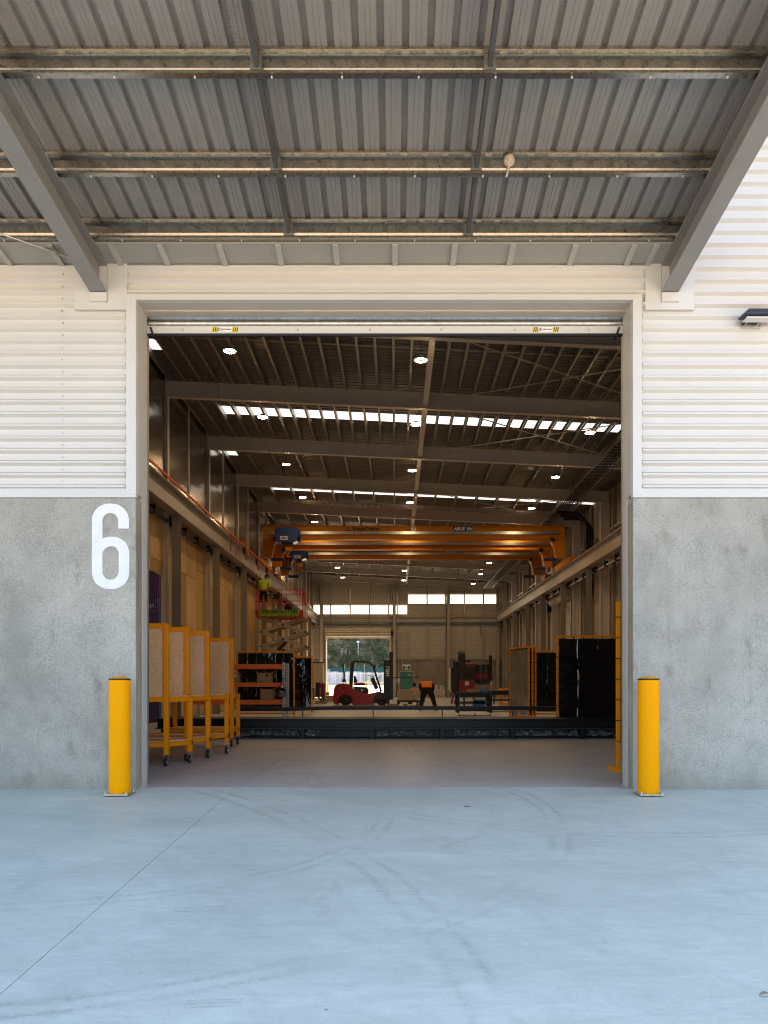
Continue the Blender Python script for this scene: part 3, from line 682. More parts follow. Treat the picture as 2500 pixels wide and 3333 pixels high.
# roof: sheets, skylights, purlins
hr = thing('hall_roof', 'ribbed steel roof of the hall on closely spaced purlins', 'roof', (1.2, 38, 10))
segs = []
edges = [YW + .2] + sorted(YFR[1:]) + [YF1 + .1]
for i in range(len(edges) - 1):
    a, c = edges[i], edges[i + 1]
    n_ = i            # bay index from the front; bay 1 is 13.5..18.9
    if i in (3, 5, 7, 9): s0 = a + (2.55 if i == 3 else 2.9); s1 = a + 3.35; segs += [(a, s0, -7.15, 9.55, 0), (s0, s1, -7.15, -5.9, 0), (s0, s1, -5.9, 9.55, 1), (s1, c, -7.15, 9.55, 0)]
    elif i in (2, 4): s0, s1 = a + 2.4, a + 3.1; segs += [(a, s0, -7.15, 9.55, 0), (s0, s1, -7.15, -6.45, 1), (s0, s1, -6.45, 9.55, 0), (s1, c, -7.15, 9.55, 0)]
    else: segs.append((a, c, -7.15, 9.55, 0))
for a, c, xa, xb, k in segs:
    pts = []; y = a
    while y < c - .01:
        for dy, dz in ((0, 0), (.10, 0), (.125, .03), (.165, .03), (.19, 0)):
            if y + dy < c: pts.append((y + dy, dz))
        y += .20
    pts.append((c, 0))
    m = MB().prism(pts, 'x', xa, xb, closed=False)
    m.v = [(x, y, z + roofz(x)) for x, y, z in m.v]
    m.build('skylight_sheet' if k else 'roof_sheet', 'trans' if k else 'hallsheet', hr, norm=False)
pu = C_strip(.07, .2, .02)
for i in range(len(edges) - 1):
    a, c = edges[i], edges[i + 1]; sp = .485 if i in (2, 3) else .97
    if i == 0: continue
    me = MB().prism([(u - .035, v) for u, v in pu], 'y', a, c - .002, closed=False).mesh('purlin', 'galv_dull', norm=False)
    x = -6.85
    while x < 9.4:
        o = link('purlin', me, hr); o.location = (x, 0, roofz(x) - .203); x += sp
    yb = a + 1.9
    m = MB().box(-6.9, 9.3, yb - .03, yb + .03, 0, .05); m.v = [(x, y, z + roofz(x) - .12) for x, y, z in m.v]; m.build('bridging_bar', 'galv_dull', hr)
    if i in (3, 5):                       # brackets that catch the skylight
        cme = MB().box(-.05, -.04, -.04, .04, -.10, .02).mesh('purlin_cleat', 'galv')
        x = -6.85
        while x < 9.4:
            o = link('purlin_cleat', cme, hr); o.location = (x + .09, a + 3.38, roofz(x) - .06); x += sp
# longitudinal struts and roof bracing
ys = sorted(YFR)
st = thing('roof_strut', 'square steel strut running lengthwise below the hall roof', 'strut', (.9, 40, 9.6))
for i in range(len(ys) - 1):
    MB().box(.82, .98, ys[i] + .10, ys[i + 1] - .10, rbot(.9) + .10, rbot(.9) + .26).build('strut_length', 'frame', st)
    for y in (ys[i] + .097, ys[i + 1] - .103): MB().box(.74, 1.06, y, y + .006 if y < ys[i] + 1 else y + .008, rbot(.9) + .04, rbot(.9) + .32).build('end_plate', 'frame', st)
for i in (1, 2, 4, 7):
    for q, (xa, xb) in enumerate(((1.1, 8.6), (8.6, 1.1))):
        z = [rbot(v) + .22 for v in (xa, xb)]
        t = thing('bracing_rod', 'thin %s diagonal bracing rod below the roof in the %s bay inside' % (('rising', 'falling')[q], ORD[i]), 'bracing rod', (xa, ys[i], z[0]), group='roof bracing rods')
        MB().tube([(xa, ys[i] + .1, z[0]), (xb, ys[i + 1] - .1, z[1])], .018, 6).build('rod', 'rod', t)
        MB().bar((xa, ys[i] + .1, z[0]), Vector((xa, ys[i] + .1, z[0])).lerp(Vector((xb, ys[i + 1], z[1])), .06), .06, .03).build('clevis', 'frame', t)

# ------------------------------------------------------------------ left wall
lw = thing('left_wall', 'hall side wall of plywood below and shiny foil lining above', 'wall', (-7.1, 38, 0))
MB().box(-7.35, -7.10, YW + .2, YF1 + .4, -.1, roofz(-7.2) + .1).build('wall_core', 'lining', lw)
CUR = [(20.6, 23.95, 4.35), (47.6, 50.9, 3.3)]
cols = sorted(YFR)
zr = [0, 2.4, 4.8, 6.55]
for i in range(len(cols) - 1):
    a, c = cols[i] + .0, cols[i + 1]; w = (c - a) / 4
    if c < 19.5: continue
    for j in range(4):
        y0, y1 = a + j * w, a + (j + 1) * w
        for q in range(3):
            off = (0, .0, .35)[(j + i) % 3] if q else 0
            zz0 = zr[q] + (off if q else 0); zz1 = zr[q + 1] + (off if q < 2 else 0)
            for (cy0, cy1, ch) in CUR:
                if y0 < cy1 and y1 > cy0 and zz0 < ch: zz0 = max(zz0, ch)
            if zz1 - zz0 < .05: continue
            MB().box(-7.10, -7.07 + random.uniform(0, .006), y0 + .012, y1 - .012, zz0 + .010, zz1 - .010).build('plywood_sheet', random.choice(('ply', 'ply', 'ply_b', 'ply_c')), lw)
    for q in range(2):
        y0, y1 = a + q * (c - a) / 2 + .12, a + (q + 1) * (c - a) / 2 - .02
        m = MB(); n_ = 14; L = []
        for r_ in range(n_ + 1):
            for s_ in range(5):
                L.append((-6.99 + random.uniform(-.010, .010), y0 + (y1 - y0) * s_ / 4, 6.75 + (roofz(-7) - .1 - 6.75) * r_ / n_))
        m.add(L, [(r_ * 5 + s_, r_ * 5 + s_ + 1, (r_ + 1) * 5 + s_ + 1, (r_ + 1) * 5 + s_) for r_ in range(n_) for s_ in range(4)])
        m.build('foil_panel', 'foil', lw, True, norm=False)
        MB().box(-7.02, -6.95, y1 - .02, y1 + .05, 6.7, roofz(-7) - .05).build('foil_stud', 'frame', lw)
for k, (a, c, ch) in enumerate(CUR):
    t = thing('strip_curtain', 'violet plastic strip curtain hanging %s' % ('in the side opening behind the yellow trolleys' if k == 0 else 'in the far side opening beyond the lift'), 'strip curtain', (-7.0, (a + c) / 2, 0), group='violet strip curtains')
    y = a
    while y < c - .1:
        MB().prism([(-7.02 + .012 * math.cos(math.pi * q / 3), y + .2 * q / 3) for q in range(4)] + [(-7.025, y + .2), (-7.025, y)], 'z', .04, ch).build('strip', 'strip', t, True); y += .205
    MB().box(-7.06, -7.0, a, c, ch, ch + .06).build('rail', 'galv', t)

# ------------------------------------------------------------------ right wall
rw = thing('right_wall', 'hall side wall of plain brown panels between grey posts', 'wall', (9.5, 38, 0))
MB().box(9.50, 9.75, YW + .2, YF1 + .4, -.1, roofz(9.5) + .1).build('wall_core', 'lining', rw)
DOOR_Y = (42.4, 46.6)
for i in range(len(cols) - 1):
    a, c = cols[i], cols[i + 1]
    if c < 19.5: continue
    for q in range(3):
        y0, y1 = a + .15 + q * (c - a - .2) / 3, a + .15 + (q + 1) * (c - a - .2) / 3
        for z0, z1 in ((0, 2.95), (2.98, 6.1), (6.7, roofz(9.5) - .15)):
            if y1 > DOOR_Y[0] and y0 < DOOR_Y[1] and z0 < 5: continue
            MB().box(9.40 + random.uniform(0, .01), 9.50, y0 + .012, y1 - .012, z0 + .008, z1 - .008).build('wall_panel', 'lining' if z0 else 'lining', rw)
    for yy in (a + 1.1, a + 2.9, a + 4.4):
        if DOOR_Y[0] < yy < DOOR_Y[1]: continue
        MB().box(9.26, 9.40, yy, yy + .09, 0, roofz(9.3) - .2).build('wall_post', 'colm', rw)
    MB().box(9.28, 9.38, a + .2, c - .2, 7.75, 7.87).build('wall_girt', 'galv_dull', rw)
    MB().tube([(9.3, a + .5, .1), (9.3, a + .5, 5.6), (9.25, a + .7, 5.9), (9.2, a + 1.3, 5.95)], .045, 8).build('downpipe', 'runway', rw, True)
sd = thing('side_roller_door', 'closed ribbed roller door in the side wall beyond the black screens', 'roller door', (9.3, 44.5, 0))
for k in range(56):
    z = k * .1
    MB().prism([(9.36 - .03 * math.sin(math.pi * q / 5), z + .098 * q / 5) for q in range(6)] + [(9.39, z + .098), (9.39, z)], 'y', *DOOR_Y).build('slat', 'clad_in', sd)
MB().tube([(9.15, DOOR_Y[0] - .1, 5.85), (9.15, DOOR_Y[1] + .1, 5.85)], .24, 16).build('curtain_roll', 'clad_in', sd, True)
for y in DOOR_Y: MB().box(9.28, 9.40, y - .06, y + .06, 0, 5.7).build('guide_track', 'galv_dull', sd)
m = MB(); m.tube([(9.0, DOOR_Y[1] + .1, 5.5), (9.0, DOOR_Y[1] + .55, 5.5)], .13, 12); m.box(8.85, 9.2, DOOR_Y[1] + .1, DOOR_Y[1] + .3, 5.3, 5.75); m.build('drive_motor', 'blue', sd)

# ------------------------------------------------------------------ back wall
YB = YF1
bw = thing('back_wall', 'far end wall of ribbed cladding with high window strips above concrete', 'wall', (1.2, YB, 0))
def BX(px): return (px - 1288) * YB / F
def BZ(py): return EYE + (2226 - py) * YB / F
dx0, dx1, dz = BX(1064.7), BX(1268), BZ(2076)
zc = BZ(2146)
for x0, x1 in ((-7.1, dx0), (dx1, 9.5)):
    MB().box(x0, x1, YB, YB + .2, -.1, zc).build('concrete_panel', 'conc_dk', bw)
MB().box(dx1, 9.5, YB - .12, YB, zc - .04, zc + .06).build('ledge', 'runway', bw)
def bclad(x0, x1, z0, z1):
    pts = []; z = z0
    while z < z1 - .02:
        for dy, dzz in ((0, 0), (0, .10), (-.045, .115), (-.045, .15), (0, .165)):
            if z + dzz < z1: pts.append((YB + .06 + dy * 1.7, z + dzz))
        z += .17
    pts.append((YB + .06, z1))
    MB().prism(pts, 'x', x0, x1, closed=False).build('cladding_sheet', 'clad_in', bw, norm=False)
    MB().box(x0, x1, YB + .1, YB + .14, z0, z1).build('outer_skin', 'clad_in', bw)
wz0, wz1, vz0, vz1 = BZ(2000), BZ(1967), BZ(1966), BZ(1932)
xm = BX(1328); top = 10.6; xrw = BX(1625)
bclad(-7.1, dx0, zc, wz0); bclad(dx1, xm, zc, wz0); bclad(dx0, dx1, dz, wz0)
bclad(-7.1, xm, wz1, top); bclad(xm, xrw, zc, vz0); bclad(xm, xrw, vz1, top); bclad(xrw, 9.5, zc, top)
def wins(xa, xb, z0, z1, divs):
    e = [xa] + divs + [xb]
    for i in range(len(e) - 1):
        w_ = MB().box(e[i] + .03, e[i + 1] - .03, YB + .05, YB + .058, z0 + .02, z1 - .02).build('window_pane', 'winpane', bw)
    m = MB(); m.box(xa, xb, YB + .01, YB + .09, z0 - .02, z0 + .02); m.box(xa, xb, YB + .01, YB + .09, z1 - .02, z1 + .02)
    for d_ in divs: m.box(d_ - .03, d_ + .03, YB + .02, YB + .08, z0 + .02, z1 - .02)
    m.build('window_frame', 'runway', bw)
wins(-7.1, xm, wz0, wz1, [BX(p) for p in (1077, 1140, 1203, 1265)])
wins(xm, xrw, vz0, vz1, [BX(p) for p in (1391, 1453, 1512, 1575)])
for p in (1077, 1140, 1203, 1265):
    MB().box(BX(p) - .05, BX(p) + .05, YB - .10, YB - .02, dz + .9, 10.0).build('wall_stud', 'galv_dull', bw)
for p in (1293, 1327, 1390, 1449, 1511, 1573):
    MB().box(BX(p) - .05, BX(p) + .05, YB - .10, YB - .02, zc, 9.9).build('wall_stud', 'galv_dull', bw)
for p in (1047.5, 1283.5, 1459, 1619):
    MB().prism(I_poly(.24, .30, .012, .018, BX(p), YB - .26), 'z', 0, rbot(BX(p)) + .1).build('column', 'runway', bw)
for z, mm in ((BZ(2000) - .25, 'runway'), (BZ(2034), 'bluep'), (BZ(2029), 'bluep')):
    MB().box(-6.6, 9.2, YB - .19, YB - .12, z, z + .07).build('wall_girt', mm, bw)
MB().tube([(BX(1564), YB - .2, BZ(2034)), (BX(1564), YB - .2, BZ(2070)), (BX(1560), YB - .2, BZ(2072))], .035, 6).build('drop_pipe', 'bluep', bw)
for px, a, c in ((1297, 2143, 2240), (1351, 2140, 2215), (1310, 2143, 2165)):
    MB().tube([(BX(px), YB - .04, BZ(a)), (BX(px), YB - .04, BZ(c))], .022, 6).build('conduit', 'cream', bw)
MB().tube([(BX(1301), YB - .05, BZ(2245)), (BX(1301), YB - .05, BZ(2187)), (BX(1303), YB - .05, BZ(2186)), (BX(1343), YB - .05, BZ(2186)), (BX(1345), YB - .05, BZ(2188)), (BX(1345), YB - .05, BZ(2210))], .03, 6).build('conduit', 'cream', bw)
for py in (2153, 2178): MB().ball((BX(1352), YB - .06, BZ(py)), .06, 8, 6).build('fire_sounder', 'lred', bw, True)
MB().box(BX(1290), BX(1302), YB - .14, YB - .002, BZ(2224), BZ(2208)).build('switch_box', 'cream', bw)
# far roller door
fd = thing('far_roller_door', 'raised roller door at the far end open to the green hillside', 'roller door', (dx0 + 2.6, YB, dz))
for k, (r_, zc_) in enumerate(((.13, 0), (.15, .2), (.12, .40), (.10, .56))):
    MB().prism([(YB - .30 - r_ * math.sin(math.pi * q / 8), dz + .02 + zc_ * 1.05 + .20 * q / 8) for q in range(9)] + [(YB - .2, dz + .21 + zc_ * 1.05), (YB - .2, dz + .02 + zc_ * 1.05)], 'x', dx0 - .12, dx1 + .12).build('slat', 'cream', fd, True)
MB().box(dx0 - .1, dx1 + .1, YB - .28, YB - .2, dz - .06, dz + .018).build('bottom_rail', 'cream', fd)
for x in (dx0 - .1, dx1 + .04): MB().box(x, x + .06, YB - .3, YB - .02, 0, dz).build('guide_track', 'cream', fd)
m = MB(); m.tube([(dx1 + .22, YB - .5, dz + .35), (dx1 + .22, YB - .15, dz + .35)], .13, 10); m.box(dx1 + .13, dx1 + .32, YB - .35, YB - .18, dz + .1, dz + .6); m.build('drive_motor', 'dgrey', fd)
# teal exit door and exit sign
ed = thing('exit_door', 'teal personnel door in the far concrete wall', 'door', (BX(1323), YB, 0))
MB().box(BX(1305), BX(1341), YB - .05, YB - .003, .02, BZ(2191)).build('door_leaf', 'teal', ed)
m = MB(); m.box(BX(1305) - .06, BX(1305) - .005, YB - .06, YB - .003, 0, BZ(2191) + .06); m.box(BX(1341) + .005, BX(1341) + .06, YB - .06, YB - .003, 0, BZ(2191) + .06); m.box(BX(1305) - .005, BX(1341) + .005, YB - .06, YB - .003, BZ(2191) + .004, BZ(2191) + .06); m.build('door_frame', 'teal', ed)
MB().box(BX(1327), BX(1338), YB - .10, YB - .052, BZ(2199), BZ(2195)).build('door_closer', 'galv', ed)
MB().tube([(BX(1308), YB - .09, .95), (BX(1308), YB - .09, 1.15)], .02, 6).build('door_handle', 'galv', ed)
es = thing('exit_sign', 'green and white running man exit sign above the teal door', 'sign', (BX(1323), YB - .1, BZ(2172)))
MB().box(BX(1310), BX(1336), YB - .10, YB - .003, BZ(2180), BZ(2163)).build('sign_body', 'whitep', es)
MB().box(BX(1310) + .03, BX(1319), YB - .105, YB - .101, BZ(2179), BZ(2168)).build('sign_field', 'green', es)
MB().box(BX(1327), BX(1336) - .03, YB - .105, YB - .101, BZ(2179), BZ(2168)).build('sign_field', 'green', es)
cx, cz_ = BX(1323), BZ(2173.5)
m = MB(); y = YB - .104; m.ball((cx + .03, y, cz_ + .10), .028, 8, 6, (1, .15, 1))
for pts in ([(0.01, .07), (-.02, -.01)], [(-.02, -.01), (.04, -.06), (.03, -.12)], [(-.02, -.01), (-.05, -.07), (-.10, -.09)], [(0, .06), (.06, .02), (.09, .04)], [(0, .06), (-.06, .04), (-.08, -.01)]):
    m.tube([(cx + u, y, cz_ + v) for u, v in pts], .016, 4)
m.build('running_figure', 'green', es)

# ------------------------------------------------------------------ crane runways
for side, xin, lab in ((-1, -6.49, 'crane runway beam along the plywood wall with orange conductor bars'), (1, 8.30, 'crane runway beam along the brown panel wall')):
    xc = xin + side * .17
    t = thing('runway_beam', lab, 'runway beam', (xc, 38, 6.2), group='crane runway beams')
    y = 9.0
    L_ = [9.0] + sorted(YFR)[0:] 
    m0 = sorted([9.0] + [v for v in YFR if v > 14])
    for i in range(len(m0) - 1):
        MB().prism(I_poly(.34, .68, .014, .024, xc, 6.57), 'y', m0[i], m0[i + 1] - .008).build('beam_length', 'runway', t)
    MB().box(xc - .03, xc + .03, 9, 66.6, 6.912, 6.965).build('crane_rail', 'galv_dull', t)
    for yy in sorted(YFR)[:-1]:
        if yy < 18: continue
        MB().prism(I_poly(.22, .25, .012, .018, xc, yy), 'z', 0, 6.225).build('crane_column', 'colm', t)
    if side < 0:
        for q in range(4):
            MB().box(xin - .03 + .0 - q * .085 + .03, xin + .045 - q * .085, 9, 63, 6.985 + q * .075, 7.03 + q * .075).build('conductor_bar', 'cond', t)
        yy = 10.0
        while yy < 62:
            m = MB(); m.add([(xin + .05, yy, 6.93), (xin + .05, yy + .08, 6.93), (xin - .27, yy + .08, 7.22), (xin - .27, yy, 7.22)], [(0, 1, 2, 3)]); m.bar((xin + .055, yy + .04, 6.95), (xin - .27, yy + .04, 7.26), .06, .03); m.build('bar_hanger', 'cond', t); yy += 1.79
        for yy in (33.6, 36.6, 39.5):      # feed cables
            m = MB()
            for q in range(4): m.box(xin + .06 , xin + .12, yy + q * .09, yy + q * .09 + .05, 6.62, 6.9)
            m.build('cable_gland', 'rubber', t)
            MB().tube([(xin + .09, yy + .1, 6.65), (xin + .12, yy + .3, 6.4), (xin + .1, yy + .7, 6.42), (xin + .08, yy + .85, 6.8)], .02, 6).build('feed_cable', 'lred', t)
        for yy in (31.2, 32.2): MB().tube([(xin + .05, yy, 6.3), (xin + .05, yy, 6.75), (xin + .06, yy + .2, 6.9), (xin - .02, yy + .8, 6.98)], .02, 6).build('feed_cable', 'lred', t)
    pt = thing('service_pipe', 'dark pipe clipped below the %s runway beam' % ('plywood side' if side < 0 else 'panel side'), 'pipe', (xc, 38, 6.0), group='pipes below the runway beams')
    for i in range(len(cols) - 1):
        if cols[i + 1] < 19: continue
        MB().tube([(xc + side * .22, cols[i] + .25, 6.02), (xc + side * .22, cols[i + 1] - .25, 6.02)], .06 if side < 0 else .045, 10).build('pipe_length', 'dgrey' if side < 0 else 'galv', pt, True)
        for q in (.3, 1.7, 3.3, 5.0): MB().box(xc + side * .22 - .08, xc + side * .22 + .08, cols[i] + q, cols[i] + q + .06, 5.95, 6.2).build('pipe_bracket', 'black', pt)

# ------------------------------------------------------------------ overhead cranes
def crane(Y1, Y2, cap, num, hx, hs, label, front_dark):
    t = thing('overhead_crane', label, 'overhead crane', (1.0, (Y1 + Y2) / 2, 6.97), group='overhead cranes')
    zt, zb, xa, xb = 8.78, 8.135, -6.45, 8.2
    for gi, y in enumerate(sorted({Y1, Y2})):
        m = MB(); m.box(xa, xb, y - .16, y + .16, zb + .02, zt - .02); m.box(xa, xb, y - .21, y + .21, zb, zb + .018); m.box(xa, xb, y - .21, y + .21, zt - .018, zt)
        g = m.build('girder', 'crane', t)
        MB().box(xa + .25, xb - .25, y - .27, y - .165, zb + .22, zb + .36).build('festoon_track', 'galv', g)
        for s_, xe in ((1, xa), (-1, xb)):
            w = .62
            x0, x1 = (xe, xe + w) if s_ > 0 else (xe - w, xe)
            pl = [(x0, zb - .003), (x1, zb - .003), (xe + s_ * .42, 7.25), (xe, 7.25)] if s_ > 0 else [(x0, zb - .003), (x1, zb - .003), (xe, 7.25), (xe - .42, 7.25)]
            MB().prism(pl, 'y', y - .15, y + .15).build('crane_leg', 'crane', t)
            MB().bar((xe + s_ * .62, y + .35, zb - .02), (xe + s_ * .12, y + .35, 7.25), .02, .18, (0, 1, 0)).build('leg_brace', 'cream', t)
            MB().tube([(xe + s_ * .40, y - .05, 7.17), (xe + s_ * 1.0, y - .05, 7.17)], .085, 10).build('travel_motor', 'navyp' if s_ < 0 else 'blue', t, True)
            MB().box(xe + s_ * .62 - .09, xe + s_ * .62 + .09, y - .30, y - .18, zb - .12, zb + .06).build('buffer', 'black', t)
    for xe in (-6.66, 8.47):
        MB().box(xe - .14, xe + .14, Y1 - .55, Y2 + .55, 6.98, 7.245).build('end_carriage', 'crane', t)
        for y in (Y1 - .35, Y2 + .35): MB().lathe([(0, -.06), (.12, -.06), (.12, .06), (0, .06)], (xe, y, 7.085), 14, 'x').build('wheel', 'dgrey', t)
    # hoist trolley slung in front of the first girder
    yf = Y1 - .95
    X0, X1 = hx
    h = MB(); zc2 = zb + .36 - hs * .55
    h.prism([(X0, zc2 + hs * .55), (X0, zc2 - hs * .15), (X0 + .10, zc2 - hs * .42), (X1 - .25, zc2 - hs * .45), (X1 - .05, zc2 - hs * .30), (X1, zc2 + hs * .1), (X1 - .03, zc2 + hs * .5), (X1 - .15, zc2 + hs * .58)], 'y', yf - .3, yf + .3)
    hb = h.build('hoist', 'blue', t, bevel=.03)
    MB().lathe([(0, 0), (hs * .36, 0), (hs * .38, .03), (hs * .38, .10), (0, .12)], (X1 - .02, yf, zc2 + .05), 16, 'x').build('end_cover', 'blue', hb, True)
    MB().box(X0 + .25, X0 + .62, yf - .307, yf - .301, zc2 - .18, zc2 - .02).build('name_plate', 'whitep', hb)
    text('ABUS', .14, 'ink', (X0 + .435, yf - .310, zc2 - .10), hb, shear=.25, bold=.006)
    m = MB(); m.box(X0 + .15, X1 - .15, yf + .3, Y1 + .3, zb - .14, zb - .02); m.box(X0 + .3, X1 - .3, yf - .2, yf + .4, zc2 - hs * .42 - .12, zc2 - hs * .40); m.build('trolley_frame', 'dgrey', hb)
    m = MB(); xh = X0 + (X1 - X0) * .55; zh = zc2 - hs * .45
    m.box(xh - .15, xh + .15, yf - .10, yf + .10, zh - .36, zh - .12); m.build('hook_block', 'crane', t, bevel=.03)
    m = MB()
    for dxx in (-.08, .08): m.tube([(xh + dxx, yf, zh), (xh + dxx, yf, zh - .15)], .012, 6)
    m.build('hoist_rope', 'dgrey', t)
    MB().tube([(xh, yf, zh - .36), (xh, yf, zh - .46), (xh - .07, yf, zh - .53), (xh - .05, yf, zh - .62), (xh + .03, yf, zh - .65), (xh + .09, yf, zh - .58)], .028, 8).build('hook', 'crane', t, True)
    # lettering on the first girder
    y = Y1 - .163; k = Y1 / F; zt_ = zb + .50 if cap == '10t' else zb + .50
    cxs = {'10t': (1186, 1346, 1504), '5t': (1198, 1337, 1474)}[cap]
    X = [(p - 1288) * k for p in cxs]
    text('BakerCranes', .25, 'ink', (X[0] + .1, y - .002, zt_), t, bold=.006, ext=.004)
    m = MB(); a = X[0] - .80; m.tube([(a - .09, y - .004, zt_ - .08), (a, y - .004, zt_ + .09), (a + .09, y - .004, zt_ - .08), (a - .09, y - .004, zt_ - .08)], .016, 4); m.build('emblem', 'ink', t)
    dsc = MB().lathe([(0, -.006), (.13, -.006), (.13, 0)], (X[1], y, zt_), 20, 'y').build('number_disc', 'whitep', t)
    text(num, .2, 'ink', (X[1], y - .009, zt_), dsc, bold=.004)
    w = .46 if cap == '10t' else .40
    pl = MB().box(X[2] - w, X[2] + w, y - .006, y, zt_ - .125, zt_ + .125).build('name_plate', 'navyp' if front_dark else 'whitep', t)
    text('ABUS', .22, 'whitep' if front_dark else 'navyp', (X[2] - w * .35, y - .009, zt_ - .002), pl, shear=.3, bold=.010)
    MB().add([(X[2] + w * .32, y - .008, zt_ - .12), (X[2] + w - .01, y - .008, zt_ - .12), (X[2] + w - .01, y - .008, zt_ + .12), (X[2] + w * .46, y - .008, zt_ + .12)], [(0, 1, 2, 3)]).build('plate_field', 'lblue', pl)
    text(cap, .19, 'whitep', (X[2] + w * .70, y - .011, zt_), pl, bold=.005)
crane(38.9, 41.9, '10t', '7', ((898 - 1288) * 38 / F, (974 - 1288) * 38 / F), .72, 'orange overhead crane marked 7, nearer to the doorway', True)
crane(45.1, 45.1, '5t', '8', ((945 - 1288) * 44.2 / F, (1000 - 1288) * 44.2 / F), .55, 'orange overhead crane marked 8, behind the other crane', False)

# ------------------------------------------------------------------ ring lamps
ringm = MB().lathe([(.080, .0), (.150, .0)], (0, 0, 0), 28).mesh('light_ring', 'lamp_on')
bodym = MB().lathe([(0, .02), (.077, .004), (.0795, .006), (.1505, .006), (.152, .03), (.12, .05), (.06, .09), (0, .10)], (0, 0, 0), 24).mesh('lamp_body', 'lamp_body', True)
LX = (-4.16, .63, 6.08); rows = [y + .72 for y in sorted(YFR)[1:-1]]
rowname = ('plywood side row', 'middle row', 'panel side row')
for i, y in enumerate(rows):
    for j, x in enumerate(LX):
        z = rbot(x) - .235
        t = thing('ring_lamp', 'lit ring lamp of the %s, %s from the doorway' % (rowname[j], ORD[i]), 'lamp', (x, y, z), group='ring lamps under the hall roof')
        for nm, me in (('light_ring', ringm), ('lamp_body', bodym)):
            o = link(nm, me, t); o.location = (x, y, z)
        MB().tube([(x, y, z + .10), (x + .02, y, z + .3), (x - .01, y, z + .45), (x, y, roofz(x) - .2)], .006, 5).build('lamp_cord', 'rubber', t)

# ------------------------------------------------------------------ cable ladder, ducts
cl = thing('cable_ladder', 'galvanised cable ladder hung under the roof by the panel side', 'cable ladder', (7.6, 40, 9.0))
z = rbot(7.6) - .12
for x in (7.25, 7.95): MB().box(x - .015, x + .015, 19, 66, z, z + .10).build('side_rail', 'galv', cl)
rme = MB().box(7.27, 7.93, -.02, .02, 0, .03).mesh('rung', 'galv')
y = 19.2
while y < 66: o = link('rung', rme, cl); o.location = (0, y, z + .02); y += .35
m = MB()
for q in range(5): m.tube([(7.4 + q * .1, 19 + j * 3, z + .07 + random.uniform(0, .02)) for j in range(16)], .03, 6)
m.build('cable_bundle', 'rubber', cl, True)['kind'] = 'stuff'
xl = thing('cross_cable_tray', 'wire cable tray crossing the hall below the fourth roof bay', 'cable tray', (1, 38, 9.1))
for yy in (37.0, 37.35):
    MB().bar((-5.4, yy, rbot(-5.4) - .1), (7.3, yy, rbot(7.3) - .1), .02, .09).build('side_rail', 'galv', xl)
rm2 = MB().box(-.015, .015, 37.0, 37.35, 0, .02).mesh('rung', 'galv')
for k in range(42):
    x = -5.3 + k * .3; o = link('rung', rm2, xl); o.location = (x, 0, rbot(x) - .13)
for q in range(3):
    x = 8.72 + q * .16
    du = thing('cable_duct', ('outer', 'middle', 'inner')[q] + ' black cable duct bending down beside the panel wall', 'duct', (x, 36.5, 7), group='black cable ducts')
    pts = [(x - 1.3, 36.6 + q * .1, rbot(8) - .15 - q * .12)] + [(x - .7 + .7 * math.sin(R(a)), 36.6 + q * .1, rbot(8) - .85 - q * .12 + .7 * math.cos(R(a))) for a in range(0, 91, 15)] + [(x, 36.6 + q * .1, 5.2)]
    MB().tube(pts, .075, 12).build('duct_length', 'black', du, True)
    for zz in (6.2, 7.2): MB().box(x - .1, x + .1, 36.5 + q * .1, 36.7 + q * .1, zz, zz + .05).build('duct_clamp', 'galv', du)
